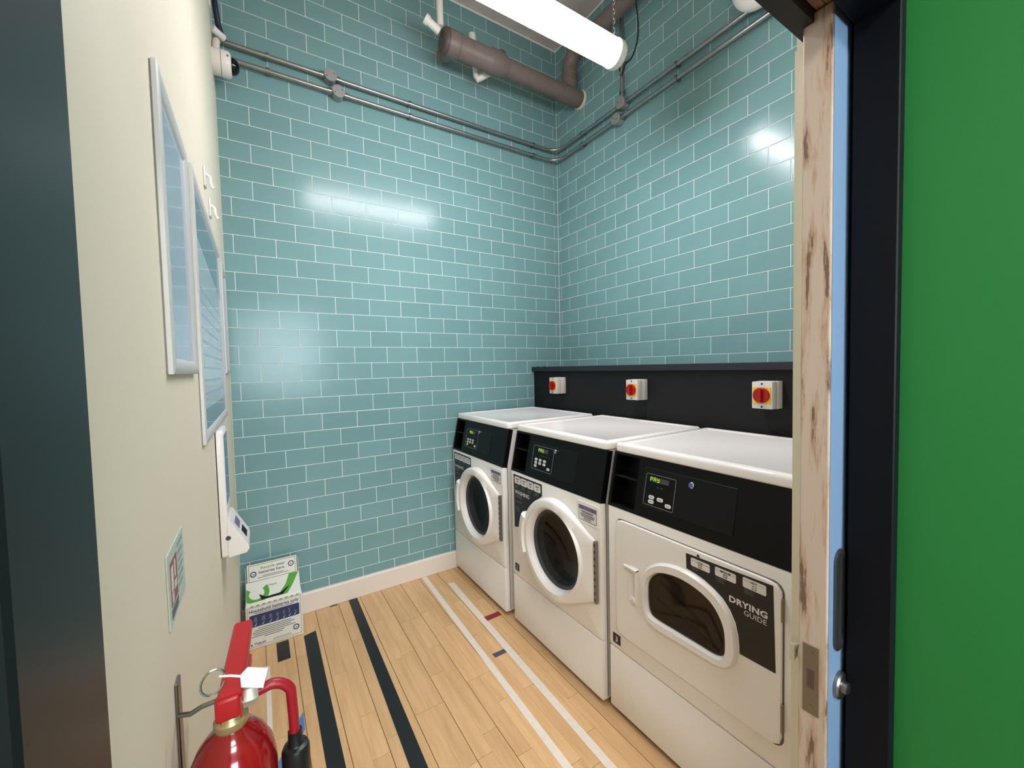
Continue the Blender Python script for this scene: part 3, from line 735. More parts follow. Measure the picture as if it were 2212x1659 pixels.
# scooped handle
h = MB(); h.loft([[M.p(u, z, d_) for u, z in inset_rrect(0.116, 0.158, 0.524, 0.657, 0.006, i, 3)] for i, d_ in ((-0.002, 0.009), (-0.002, 0.012), (0.003, 0.0125), (0.006, 0.0092))], False, False)
h.build('handle_rim', 'plastic_white', dd, True)
h = MB(); h.prism([M.p(0.092, 0.654, 0.009), M.p(0.162, 0.659, 0.009), M.p(0.162, 0.657, 0.026), M.p(0.092, 0.653, 0.016)], (0, 0, -0.006)); h.prism([M.p(0.118, 0.529, 0.009), M.p(0.160, 0.526, 0.009), M.p(0.160, 0.526, 0.026)], (0, 0, 0.012))
h.prism([M.p(0.154, 0.53, 0.009), M.p(0.162, 0.53, 0.009), M.p(0.162, 0.53, 0.026), M.p(0.158, 0.53, 0.026)], (0, 0, 0.126)); h.build('handle', 'plastic_white', dd)
for z0_, z1_ in ((0.718, 0.784), (0.404, 0.486)):
    MB().rbox(M.p(0.6505, z0_, 0.0), M.p(0.656, z1_, 0.011), 0.002, 2).build('hinge', 'brass_plate', dd)
# drying guide
gp = [(0.361, 0.800), (0.630, 0.810), (0.637, 0.565), (0.538, 0.562)]
edge = [(0.5375, 0.583), (0.5345, 0.615), (0.526, 0.65), (0.510, 0.681), (0.488, 0.706), (0.46, 0.723), (0.428, 0.737), (0.395, 0.745), (0.363, 0.7485)]
mb = MB(); flat(mb, M.p, gp+edge, 0.0091, 0.0096); st = lab(mb.build('guide_sticker', 'sticker_black', dd), 'black drying guide sticker curving round the window')
st.parent = t; WORLD[st] = WORLD[t]
for (u0, u1, z0_, z1_), word in (((0.379, 0.445, 0.766, 0.793), 'LOW'), ((0.462, 0.5275, 0.769, 0.797), 'MEDIUM'), ((0.547, 0.612, 0.771, 0.801), 'HOT')):
    b = MB(); flat(b, M.p, rrect(u0, u1, z0_, z1_, 0.005, 4), 0.0096, 0.0099); b.build('panel_print', 'sticker_white', st)
    um = (u0+u1)/2; zh = z1_-0.0085
    text(word, 0.0088, 'ink', st, M.p(um, zh-0.0022, 0.0101), RIGHT, UPZ, bold=0.03, align='CENTER')
    for s0, s1 in ((u0, um-len(word)*0.0033-0.002), (um+len(word)*0.0033+0.002, u1)):
        b = MB(); flat(b, M.p, [(s0, zh), (s1, zh), (s1, zh+0.0009), (s0, zh+0.0009)], 0.0099, 0.0101); b.build('print_mark', 'ink_grey', st)
    o_, i_ = [(um-0.006, z0_+0.003), (um+0.006, z0_+0.003), (um+0.006, z0_+0.0145), (um-0.006, z0_+0.0145)], [(um-0.0048, z0_+0.0042), (um+0.0048, z0_+0.0042), (um+0.0048, z0_+0.0133), (um-0.0048, z0_+0.0133)]
    b = MB(); b.loft([[M.p(*q, 0.0099) for q in o_], [M.p(*q, 0.0102) for q in o_], [M.p(*q, 0.0102) for q in i_], [M.p(*q, 0.0099) for q in i_]], False, False); b.build('care_symbol', 'ink', st)
    if word == 'HOT':
        b = MB(); flat(b, M.p, [(um-0.003, z0_+0.0082), (um+0.003, z0_+0.0082), (um+0.003, z0_+0.0094), (um-0.003, z0_+0.0094)], 0.0099, 0.0102); b.build('care_symbol', 'ink', st)
    else:
        c_ = [(um+0.0036*math.cos(k*math.pi/8), z0_+0.0088+0.0036*math.sin(k*math.pi/8)) for k in range(16)]; d_ = [(um+0.0027*math.cos(k*math.pi/8), z0_+0.0088+0.0027*math.sin(k*math.pi/8)) for k in range(16)]
        b = MB(); b.loft([[M.p(*q, 0.0099) for q in c_], [M.p(*q, 0.0102) for q in c_], [M.p(*q, 0.0102) for q in d_], [M.p(*q, 0.0099) for q in d_]], False, False); b.build('care_symbol', 'ink', st)
    for k, ww in enumerate((0.030, 0.022, 0.026) if word != 'LOW' else (0.026, 0.02)):
        zz = z0_-0.006-k*0.005
        b = MB(); flat(b, M.p, [(u0+0.004, zz), (u0+0.004+ww, zz), (u0+0.004+ww, zz+0.0017), (u0+0.004, zz+0.0017)], 0.0096, 0.0098); b.build('print_mark', 'ink_grey', st)
mb = MB(); flat(mb, M.p, [(0.398, 0.8035), (0.404, 0.812), (0.409, 0.809), (0.411, 0.803)], 0.0091, 0.0096); mb.build('sticker_scrap', 'ink', st)
text('DRYING', 0.0255, 'sticker_white', st, M.p(0.507, 0.7085, 0.0098), RIGHT, V(0, 0, 1), bold=0.035, sx=1.12, spacing=1.06)
text('GUIDE', 0.0215, 'sticker_white', st, M.p(0.551, 0.688, 0.0098), RIGHT, V(0, 0, 1), sx=1.0, spacing=1.02)
plate_no(M, t, '3', 0.020, 0.060, 0.300, 0.340)

# ------------------------------------------------------------------ black service box behind the machines
sb = thing('service_box', 'long matt black boxed ledge running behind the machines', 'boxing', (-0.14, -1.1, 0))
MB().box((-0.275, -0.0005, 0.0), (-0.0005, -2.25, 1.392)).build('boxing_panel', 'shelf_black', sb)
MB().rbox((-0.298, -0.0005, 1.392), (-0.0005, -2.25, 1.426), 0.002, 1).build('ledge', 'ledge_black', sb)
for y in (-0.07, -0.155):
    MB().lathe((-0.285+0.01*0, y, 1.426), (0, 0, 1), [(0.006, 0), (0.006, 0.003), (0.003, 0.005)], 10).build('screw', 'ink', sb)

# ------------------------------------------------------------------ isolator switches
def isolator(yc, zc, label):
    t = thing('isolator_switch', label, 'switch', (-0.275, yc, zc), 'red and yellow rotary isolators')
    w2, h2 = 0.0425, 0.0575
    MB().rbox((-0.2755, yc-w2, zc-h2-0.001), (-0.318, yc+w2, zc+h2+0.001), 0.003, 2).build('base_box', 'isolator_grey', t, True)
    MB().rbox((-0.319, yc-w2+0.001, zc-h2), (-0.362, yc+w2-0.001, zc+h2), 0.004, 2).build('cover', 'isolator_grey', t, True)
    MB().rbox((-0.3618, yc-0.036, zc-0.036), (-0.3645, yc+0.036, zc+0.034), 0.0008, 1).build('yellow_plate', 'isolator_yellow', t)
    kn = MB(); kn.lathe((-0.3642, yc, zc), (-1, 0, 0), [(0.033, 0), (0.0335, 0.004), (0.032, 0.009), (0.029, 0.0105), (0.022, 0.0085)], 40); kn = kn.build('knob', 'isolator_red', t, True)
    MB().rbox((-0.372, yc-0.0065, zc-0.0305), (-0.386, yc+0.0065, zc+0.0305), 0.003, 2).build('grip', 'isolator_red', kn, True)
    for dz in (h2-0.009, -h2+0.009):
        MB().lathe((-0.3615, yc, zc+dz), (-1, 0, 0), [(0.0042, 0), (0.0042, 0.0012)], 14).build('screw', 'ink', t)
    MB().box((-0.3646, yc-0.012, zc+0.0305), (-0.3648, yc+0.012, zc+0.0325)).build('print_mark', 'ink', t)
isolator(-0.354, 1.289, 'red and yellow isolator switch nearest the tiled corner')
isolator(-1.078, 1.284, 'middle of the three red and yellow isolator switches')
isolator(-1.781, 1.286, 'red and yellow isolator switch nearest the sliding door')

# ------------------------------------------------------------------ steel conduits
def saddle(p, axis, parent, r=0.0125):
    mb = MB(); mb.lathe(Vector(p)-Vector(axis)*0.008, axis, [(r+0.001, 0), (r+0.005, 0), (r+0.005, 0.016), (r+0.001, 0.016)], 18, False, False)
    return mb.build('saddle', 'steel', parent, True)
def conduit(z, yb, label, boxes):
    t = thing('steel_conduit', label, 'conduit', (-1.1, -0.03, z), 'twin steel conduits')
    r = 0.0125; off = 0.032; rr = 0.11
    path = [V(-2.25, -off, z), V(-1.5, -off, z), V(-0.6, -off, z)]+arc((-off-rr, -off-rr, z), (0, 1, 0), (1, 0, 0), rr, 0, 90, 10)+[V(-off, -0.5, z), V(-off, -1.2, z), V(-off, -2.2, z)]
    MB().tube(path, r, 14).build('tube', 'conduit', t, True)
    for x in (-2.042, -1.245, -0.262): saddle((x, -off, z), (1, 0, 0), t); MB().box((x-0.009, -0.001, z-0.006), (x+0.009, -off+r-0.001, z+0.006)).build('saddle_base', 'steel', t)
    for y in (-0.34, -1.143): saddle((-off, y, z), (0, 1, 0), t); MB().box((-0.001, y-0.009, z-0.006), (-off+r-0.001, y+0.009, z+0.006)).build('saddle_base', 'steel', t)
    for (ax, c, q) in boxes:
        o = (c, -0.004, q) if ax == 'y' else (-0.004, c, q); d = (0, -1, 0) if ax == 'y' else (-1, 0, 0)
        b = MB(); b.lathe(o, d, [(0.034, 0), (0.034, 0.05), (0.036, 0.051), (0.036, 0.055), (0.034, 0.057)], 30); b = b.build('junction_box', 'conduit_box', t, True)
        for s_ in (-1, 1):
            k = V(c+s_*0.045, -off, z) if ax == 'y' else V(-off, c+s_*0.045, z)
            e = V(1, 0, 0) if ax == 'y' else V(0, 1, 0)
            MB().lathe(k-e*0.012, e, [(0.0165, 0), (0.0165, 0.024)], 16).build('coupling', 'steel', b, True)
            sc2 = Vector(o)+Vector(d)*0.057+(V(s_*0.02, 0, 0.012*s_) if ax == 'y' else V(0, s_*0.02, 0.012*s_))
            MB().lathe(sc2, d, [(0.003, 0), (0.003, 0.001)], 8).build('screw', 'ink', b)
    return t
up_c = conduit(3.158, 0, 'upper of the two parallel steel conduits bending round the tiled corner', [('y', -1.725, 3.158), ('x', -0.738, 3.158)])
dn_c = conduit(3.079, 0, 'lower of the two parallel steel conduits bending round the tiled corner', [('y', -1.684, 3.079), ('x', -0.694, 3.079)])
MB().tube([(-0.032, -0.734, 3.19), (-0.032, -0.734, 3.6), (-0.032, -0.734, CEIL-0.001)], 0.0125, 14).build('riser_tube', 'conduit', up_c, True)
saddle((-0.032, -0.734, 3.43), (0, 0, 1), up_c); saddle((-0.032, -0.734, 3.235), (0, 0, 1), up_c)

# ------------------------------------------------------------------ pipes
PX, PY, PZ = -0.11, -0.30, 3.432
sp = thing('soil_pipe', 'large brown waste pipe run high in the tiled corner', 'pipe', (-0.5, PY, PZ))
MB().tube([(-0.004, PY, PZ), (-0.4, PY, PZ), (-0.74, PY, PZ)], 0.055, 28).build('pipe', 'soil_pipe', sp, True)
mb = MB(); mb.lathe((-0.66, PY, PZ), (-1, 0, 0), [(0.057, 0), (0.064, 0.02), (0.071, 0.06), (0.074, 0.075), (0.074, 0.13), (0.068, 0.135), (0.066, 0.14), (0.066, 0.36), (0.072, 0.365), (0.072, 0.43), (0.069, 0.436)], 32)
mb.build('wide_coupling', 'soil_pipe', sp, True)
mb = MB(); mb.lathe((-1.096, PY, PZ), (-1, 0, 0), [(0.073, -0.005), (0.073, 0.018), (0.064, 0.026)], 32); mb.build('end_cap', 'soil_pipe_cap', sp, True)
mb = MB(); mb.lathe((-0.003, PY, PZ), (-1, 0, 0), [(0.066, 0), (0.066, 0.012), (0.056, 0.016)], 28); mb.build('wall_collar', 'plaster', sp, True)
mb = MB(); mb.lathe((-0.03, PY, PZ), (-1, 0, 0), [(0.058, 0), (0.061, 0.01), (0.061, 0.15), (0.058, 0.17)], 28); mb.build('tee', 'soil_pipe', sp, True)
path = [V(PX, PY, PZ+0.02), V(PX, PY, 3.60)]+arc((PX, PY-0.10, 3.61), (0, 1, 0), (0, 0, 1), 0.10, 0, 90, 8)+[V(PX, -0.9, 3.71), V(PX, -2.2, 3.71)]
MB().tube(path, 0.055, 26).build('riser', 'soil_pipe', sp, True)
for z in (3.505, 3.565): MB().lathe((PX, PY, z), (0, 0, 1), [(0.056, 0), (0.0595, 0.003), (0.0595, 0.012), (0.056, 0.015)], 26, False, False).build('joint_ring', 'soil_pipe', sp, True)
mb = MB(); mb.lathe((-0.705, PY, PZ+0.05), (0.1, -0.25, 1), [(0.027, 0), (0.027, 0.035), (0.024, 0.038)], 20); mb.build('access_plug', 'soil_plug', sp, True)
for x in (-0.93, -0.90): MB().lathe((x, PY, PZ+0.062), (0, 0, 1), [(0.006, 0), (0.006, 0.016)], 10).build('bolt', 'steel', sp)
gpz = thing('grey_stub_pipe', 'short grey pipe stub joining the brown pipe to the back wall', 'pipe', (-1.03, -0.0, 3.56))
mb = MB(); mb.tube([(-0.998, -0.195, 3.478), (-0.994, -0.1, 3.52), (-0.99, -0.02, 3.562), (-0.99, -0.002, 3.566)], 0.040, 20); mb.build('pipe', 'grey_pipe', gpz, True)
mb = MB(); mb.lathe((-0.99, -0.002, 3.565), (0, -1, 0), [(0.05, 0), (0.05, 0.006), (0.044, 0.012)], 24); mb.build('wall_collar', 'grey_pipe', gpz, True)
wp = thing('white_waste_pipe', 'thin white waste pipe dropping from the ceiling to the brown pipe end', 'pipe', (-1.15, PY, 3.5))
MB().tube([(-1.135, PY, CEIL-0.001), (-1.133, PY, 3.7), (-1.131, PY, 3.505)], 0.021, 14).build('pipe', 'waste_white', wp, True)
MB().tube([(-1.215, PY, 3.508), (-1.16, PY, 3.484), (-1.1265-0.012, PY, 3.467+0.006)], 0.0235, 14).build('branch', 'waste_white', wp, True)
MB().tube([(-1.228, PY, 3.515), (-1.206, PY, 3.504)], 0.029, 14).build('end_cap', 'waste_white', wp, True)
wp = thing('white_trap_pipe', 'bent white V-shaped waste pipe below the brown pipe', 'pipe', (-0.8, -0.14, 3.4))
pa = [V(-0.826, -0.14, 3.66), V(-0.815, -0.14, 3.5), V(-0.806, -0.14, 3.42), V(-0.797, -0.145, 3.402), V(-0.783, -0.155, 3.412), V(-0.745, -0.185, 3.432), V(-0.73, -0.2, 3.44)]
MB().tube(pa, 0.0205, 14).build('pipe', 'waste_white', wp, True)
MB().tube([(-0.828, -0.14, 3.645), (-0.832, -0.14, 3.69)], 0.024, 14).build('end_cap', 'waste_white', wp, True)
MB().tube([(-0.826, -0.14, 3.66), (-0.826, -0.0, 3.66)], 0.015, 12).build('wall_spur', 'waste_white', wp, True)

# ------------------------------------------------------------------ tube light
LY, LZ, LR = -1.22, 2.945, 0.062
lx0, lx1 = -1.78, -0.60
tl = thing('tube_light', 'glowing white tubular light fitting hung on chains', 'light', ((lx0+lx1)/2, LY, LZ))
def partial(x0, x1, r, a0, a1, n=28):
    A = [V(x0, LY+r*math.cos(R(a0+(a1-a0)*k/n)), LZ+r*math.sin(R(a0+(a1-a0)*k/n))) for k in range(n+1)]
    Bq = [q+V(x1-x0, 0, 0) for q in A]
    return MB().add(A+Bq, [(k, k+1, n+2+k, n+1+k) for k in range(n)])
partial(lx0+0.02, lx1-0.02, LR-0.002, -236, -145, 12).build('diffuser', 'tube_glow', tl, True); partial(lx0+0.02, lx1-0.02, LR-0.002, -35, 56, 12).build('diffuser', 'tube_glow', tl, True)
partial(lx0+0.02, lx1-0.02, LR-0.002, -145, -35, 14).build('lower_lens', 'lens_glow', tl, True)
mb = partial(lx0+0.02, lx1-0.02, LR-0.002, 56, 124, 12); mb.build('top_housing', 'tube_cap', tl, True)
for x, s_ in ((lx0+0.02, -1), (lx1-0.02, 1)):
    MB().lathe((x-s_*0.012, LY, LZ), (s_, 0, 0), [(LR, 0), (LR+0.0015, 0.001), (LR+0.0015, 0.012), (LR-0.001, 0.013), (LR-0.001, 0.017), (LR+0.0015, 0.018), (LR+0.0015, 0.028), (LR-0.004, 0.040), (LR-0.012, 0.044)], 40, False, True).build('end_cap', 'tube_cap', tl, True)
for x in (lx1-0.02, lx0+0.16):
    ch = MB(); z = LZ+LR+0.006; k = 0
    while z < CEIL-0.01:
        e = V(1, 0, 0) if k % 2 else V(0, 1, 0)
        pts = [V(x, LY, z)+e*0.006*math.cos(2*math.pi*q/10)+V(0, 0, 0.014)*math.sin(2*math.pi*q/10) for q in range(10)]
        ch.tube(pts, 0.0019, 5, closed=True); z += 0.022; k += 1
    ch.build('chain', 'chrome', tl, True)
MB().tube(spline([(-0.585, LY, LZ-0.012), (-0.54, LY, LZ-0.012), (-0.485, LY, LZ+0.05), (-0.447, LY, LZ+0.17), (-0.46, LY, LZ+0.32), (-0.50, LY, LZ+0.55), (-0.52, LY, LZ+0.8), (-0.52, LY, CEIL-0.001)], 5)[:36], 0.0042, 8).build('cable', 'cable_black', tl, True)

# ------------------------------------------------------------------ white fitting top right
sd = thing('wall_sounder', 'rounded white fitting high on the right tiles at the top of the picture', 'alarm', (0, -1.645, 3.245))
MB().lathe((0, -1.645, 3.245), (-1, 0, 0), [(0.045, 0), (0.045, 0.06)], 24).build('mount', 'plastic_white', sd, True)
MB().lathe((0, -1.645, 3.245), (-1, 0, 0), [(0.05, 0.055), (0.125, 0.058), (0.142, 0.066), (0.145, 0.08), (0.142, 0.095), (0.12, 0.115), (0.07, 0.128), (0.02, 0.131)], 48).build('dome', 'plastic_white', sd, True)

# ------------------------------------------------------------------ dome camera on the left wall
cc = thing('dome_camera', 'white wall camera with black dome in the upper left corner', 'camera', (WL, -0.13, 2.985))
o = (WL, -0.13, 2.985)
MB().lathe(o, (1, 0, 0), [(0.057, 0), (0.059, 0.004), (0.059, 0.034), (0.057, 0.036)], 36).build('mount', 'plastic_white', cc, True)
MB().lathe(o, (1, 0, 0), [(0.058, 0.0375), (0.060, 0.039), (0.060, 0.068), (0.054, 0.077), (0.044, 0.080)], 36).build('housing', 'plastic_white', cc, True)
MB().lathe(o, (1, 0, 0), [(0.040, 0.078), (0.038, 0.092), (0.031, 0.104), (0.018, 0.112), (0.004, 0.114)], 30).build('dome', 'dome_black', cc, True)
MB().rbox((WL+0.062, -0.19, 2.99), (WL+0.070, -0.187, 3.0), 0.0005, 1).build('slot', 'ink_grey', cc)
MB().tube([(WL+0.018, -0.13, 3.04), (WL+0.018, -0.12, 3.075), (WL+0.02, -0.08, 3.12)], 0.016, 12).build('gland', 'plastic_white', cc, True)
nc = thing('dark_cable', 'thick navy cable dropping down the upper left corner', 'cable', (WL+0.03, -0.1, 3.2))
MB().tube([(WL+0.012, -0.13, CEIL-0.001), (WL+0.014, -0.13, 3.42), (WL+0.022, -0.12, 3.27), (WL+0.030, -0.09, 3.20), (WL+0.045, -0.05, 3.17)], 0.0125, 12).build('sheath', 'cable_navy', nc, True)
MB().rbox((WL, -0.15, 3.22), (WL+0.006, -0.17, 3.34), 0.002, 1).build('clip_strip', 'plastic_white', nc)
MB().tube([(WL+0.004, -0.10, 3.165), (WL+0.05, -0.06, 3.158)], 0.018, 12).build('wall_socket', 'plastic_white', nc, True)

# ------------------------------------------------------------------ notice frames on the left wall
def snap_frame(ya, yb, z0, z1, label, sheet_m, extra=None, proud=0.0105):
    t = thing('poster_frame', label, 'poster frame', (WL, (ya+yb)/2, z0), 'aluminium snap frames on the left wall')
    bw = 0.028
    MB().box((WL+0.0002, ya+0.0015, z0+0.0015), (WL+0.004, yb-0.0015, z1-0.0015)).build('backing', 'frame_dark', t)
    for nm in ('top', 'bottom', 'near', 'far'):
        pr_ = [(0.0, 0.0022), (0.0, 0.0085), (0.004, proud), (bw*0.55, proud+0.0005), (bw*0.9, 0.0065), (bw, 0.0042), (bw, 0.003)]
        mb = MB()
        if nm in ('top', 'bottom'):
            s_ = -1 if nm == 'top' else 1; zb = z1 if nm == 'top' else z0
            mb.loft([[V(WL+d, ya+q, zb+s_*q) for q, d in pr_], [V(WL+d, yb-q, zb+s_*q) for q, d in pr_]])
        else:
            s_ = 1 if nm == 'near' else -1; yy = ya if nm == 'near' else yb
            mb.loft([[V(WL+d, yy+s_*q, z0+q) for q, d in pr_], [V(WL+d, yy+s_*q, z1-q) for q, d in pr_]])
        mb.build('rail', 'frame_alu', t, True)
    p = MB().box((WL+0.0035, ya+bw, z0+bw), (WL+0.0045, yb-bw, z1-bw)).build('poster', sheet_m, t)
    if extra: extra(t, p)
    return t
snap_frame(-1.818, -1.49, 1.43, 1.925, 'silver-framed pale blue notice nearest the doorway', 'poster_blue')
def ex2(t, p):
    yb, zb = -0.55, 1.28
    MB().prism([(WL+0.0045, -1.37, 1.905), (WL+0.0045, -0.55, 1.905), (WL+0.0045, -0.55, 1.74), (WL+0.0045, -1.37, 1.80)], (0.0004, 0, 0)).build('print_block', 'poster_navy', p)
    MB().box((WL+0.0045, -1.375, 1.282), (WL+0.0049, -0.55, 1.335)).build('print_block', 'poster_navy', p)
    for i in range(9):
        z = 1.66-i*0.036
        MB().box((WL+0.0045, -1.33, z), (WL+0.0048, -0.62-0.04*(i % 4), z+0.007)).build('print_line', 'poster_text', p)
snap_frame(-1.405, -0.52, 1.252, 1.942, 'large silver-framed printed information poster in the middle', 'poster_white', ex2)
snap_frame(-0.42, -0.14, 1.43, 1.93, 'silver frame farthest along, beside the tiled corner', 'poster_blue')

# ------------------------------------------------------------------ little white hooks
def hook(y, z, label):
    t = thing('wall_hook', label, 'hook', (WL, y, z), 'white stick-on hooks')
    MB().rbox((WL+0.0002, y-0.02, z-0.032), (WL+0.006, y+0.02, z+0.034), 0.003, 2).build('pad', 'plastic_white', t, True)
    MB().tube([(WL+0.005, y, z+0.012), (WL+0.016, y, z+0.004), (WL+0.017, y, z-0.018), (WL+0.024, y, z-0.034), (WL+0.03, y, z-0.024)], [0.006, 0.006, 0.006, 0.005, 0.004], 10).build('prong', 'plastic_white', t, True)
hook(-0.955, 2.085, 'small white hook on the left wall, nearer the posters')
hook(-0.80, 2.035, 'small white hook on the left wall, nearer the corner')

# ------------------------------------------------------------------ payment terminal
pt = thing('payment_terminal', 'white wall-mounted payment terminal with slanted card reader', 'terminal', (WL, -0.985, 0.83))
ya, yb = -1.068, -0.902
def TT(d, x): return [V(x, y, z) for y, z in inset_rrect(ya, yb, 0.828, 1.246, 0.014, d, 4)]
MB().box((WL+0.0002, ya+0.003, 0.832), (WL+0.003, yb-0.003, 1.242)).build('wall_plate', 'ink', pt)
MB().loft([TT(0.0, WL+0.003), TT(0.0, WL+0.016), TT(0.002, WL+0.020), TT(0.006, WL+0.0225)]).build('body', 'plastic_white', pt, True)
MB().box((WL+0.0223, ya+0.014, 1.0), (WL+0.0232, yb-0.012, 1.228)).build('screen', 'screen_blue', pt)
wd = [(WL+0.021, 0.945), (WL+0.028, 0.95), (WL+0.076, 0.86), (WL+0.078, 0.846), (WL+0.070, 0.834), (WL+0.021, 0.829)]
mb = MB(); mb.loft([[V(x, y, z) for x, z in wd] for y in (ya+0.001, yb-0.001)]); rd = mb.build('card_reader', 'plastic_white', pt)
n_ = V(0.09, 0, 0.048).normalized()
def sl(k, y, d): return V(WL+0.028+0.048*k, y, 0.95-0.09*k)+n_*d
for k0, k1, y0_, y1_, m_, nm in ((0.22, 0.48, -1.03, -0.95, 'sticker_purple', 'reader_pad'), (0.60, 0.88, -1.02, -0.955, 'card_dark', 'card_slot')):
    mb = MB(); mb.loft([[sl(k0, y0_, d), sl(k1, y0_, d), sl(k1, y1_, d), sl(k0, y1_, d)] for d in (0.0, 0.0008)]); mb.build(nm, m_, rd)
MB().lathe((WL+0.022, ya+0.0012, 0.893), (0, -1, 0), [(0.0075, 0), (0.0075, 0.0012), (0.005, 0.0012), (0.0045, 0.0005)], 20).build('key_lock', 'dark_steel', pt, True)

# ------------------------------------------------------------------ extinguisher sign
sg = thing('extinguisher_sign', 'pale green sign with red panel above the fire extinguisher', 'sign', (WL, -1.84, 1.06))
MB().rbox((WL+0.0002, -1.915, 1.058), (WL+0.0022, -1.772, 1.168), 0.0006, 1).build('panel', 'sign_pale', sg)
def sgn(y0_, y1_, z0_, z1_, m_, d=0.0025, nm='print_block'): return MB().box((WL+0.0022, y0_, z0_), (WL+d, y1_, z1_)).build(nm, m_, sg)
sgn(-1.898, -1.842, 1.084, 1.150, 'sign_red'); sgn(-1.898, -1.842, 1.066, 1.080, 'sign_navy')
for y0_, y1_, z0_, z1_ in ((-1.892, -1.876, 1.105, 1.142), (-1.890, -1.878, 1.088, 1.102), (-1.866, -1.856, 1.118, 1.144), (-1.868, -1.85, 1.1, 1.112)): sgn(y0_, y1_, z0_, z1_, 'sticker_white', 0.0027, 'pictogram')
for i in range(6): sgn(-1.834, -1.786-0.006*(i % 3), 1.152-i*0.013, 1.158-i*0.013, 'sign_grey', 0.0026, 'print_line')

# ------------------------------------------------------------------ fire extinguisher
AX, AY = -2.217, -1.93
fx = thing('fire_extinguisher', 'red fire extinguisher with black horn hanging on the left wall', 'extinguisher', (AX, AY, 0.42))
MB().lathe((AX, AY, 0), (0, 0, 1), [(0.05, 0.42), (0.058, 0.43), (0.0585, 0.80), (0.0575, 0.826), (0.053, 0.852), (0.044, 0.872), (0.032, 0.887), (0.022, 0.895), (0.019, 0.905)], 48).build('cylinder', 'ext_red', fx, True)
MB().lathe((AX, AY, 0), (0, 0, 1), [(0.021, 0.898), (0.0225, 0.902), (0.0225, 0.910), (0.0165, 0.916), (0.0155, 0.924)], 28).build('neck_collar', 'brass', fx, True)
MB().rbox((AX-0.016, AY-0.018, 0.918), (AX+0.016, AY+0.022, 0.948), 0.004, 2).build('valve', 'brass', fx, True)
MB().lathe((AX+0.012, AY, 0.934), (1, 0, 0), [(0.013, 0), (0.0155, 0.004), (0.0155, 0.020), (0.012, 0.024)], 6).build('outlet_nut', 'silver_block', fx, True)
def lever(z0, z1, yend, w_, nm, m_):
    mb = MB(); h = 0.013
    secs = []
    for k in range(7):
        q = k/6; y = AY-0.032+(yend-(AY-0.032))*q; z = z0+(z1-z0)*q; ww = w_*(1-0.12*q)
        secs.append([V(AX+0.002-ww/2+0.012*q, y, z-h), V(AX+0.002-ww/2+0.012*q, y, z), V(AX+0.002-ww/2+0.003+0.012*q, y, z+0.003), V(AX+0.002+ww/2-0.003+0.012*q, y, z+0.003), V(AX+0.002+ww/2+0.012*q, y, z), V(AX+0.002+ww/2+0.012*q, y, z-h), V(AX+0.002+ww/2-0.002+0.012*q, y, z-h), V(AX+0.002+ww/2-0.002+0.012*q, y, z-0.001), V(AX+0.002-ww/2+0.002+0.012*q, y, z-0.001), V(AX+0.002-ww/2+0.002+0.012*q, y, z-h)])
    mb.loft(secs); return mb.build(nm, m_, fx)
MB().rbox((AX-0.0165, AY-0.036, 0.929), (AX+0.0145, AY-0.018, 0.963), 0.005, 3).build('lever_pivot', 'ext_lever', fx, True)
lever(0.962, 0.966, -1.772, 0.032, 'squeeze_lever', 'ext_lever')
lever(0.938, 0.918, -1.80, 0.026, 'carry_handle', 'ext_lever')
hp = [V(AX+0.030, AY, 0.934), V(AX+0.045, AY, 0.936)]+arc((AX+0.056, AY, 0.914), (-0.35, 0, 1), (1, 0, 0.1), 0.0235, 0, 92, 8)[1:]+[V(AX+0.0815, AY, 0.88), V(AX+0.083, AY, 0.83)]
MB().tube(hp, 0.0078, 14).build('swivel_pipe', 'ext_hose', fx, True)
MB().lathe((AX+0.083, AY, 0.838), (0, 0, -1), [(0.0105, -0.008), (0.0108, 0.012), (0.012, 0.014), (0.018, 0.016), (0.0205, 0.022), (0.0205, 0.06), (0.026, 0.20), (0.028, 0.22)], 28).build('horn', 'rubber', fx, True)
ring = arc((-2.234, -1.955, 0.988), (1, 0.15, 0.05), (0, 0.35, 1), 0.0145, 0, 340, 20)
MB().tube(ring, 0.0017, 8).build('pull_pin', 'chrome', fx, True)
tg = MB(); tgp = [V(-2.201, -1.972, 0.995), V(-2.192, -1.965, 0.999), V(-2.167, -1.96, 0.984), V(-2.174, -1.975, 0.966), V(-2.2, -1.98, 0.982)]
tg.loft([tgp, [q+V(0.0002, -0.0008, 0.0004) for q in tgp]]); tg.build('seal_tag', 'tag_white', fx)
MB().tube([(-2.226, -1.958, 0.995), (-2.213, -1.968, 0.997), (-2.2, -1.972, 0.993)], 0.0016, 6).build('tag_strap', 'tag_white', fx)
bk = thing('wall_bracket', 'narrow metal bracket strip behind the fire extinguisher', 'bracket', (WL, -1.89, 0.75))
MB().rbox((WL+0.0002, -1.905, 0.72), (WL+0.0045, -1.878, 0.972), 0.0015, 1).build('strip', 'steel', bk)
MB().tube([(WL+0.004, -1.905, 0.925), (WL+0.02, -1.922, 0.932), (WL+0.034, -1.93, 0.942), (WL+0.05, -1.932, 0.944)], 0.0035, 8).build('hook_arm', 'steel', bk, True)

# ------------------------------------------------------------------ battery recycling box
bx = thing('battery_box', 'white and green card battery recycling box on the floor', 'box', (-2.13, -0.12, 0))
x0, x1, yf, yk = -2.262, -2.004, -0.215, -0.035
zt = 0.232
MB().rbox((x0, yf, 0.001), (x1, yk, zt), 0.002, 1).build('carton', 'card_white', bx)
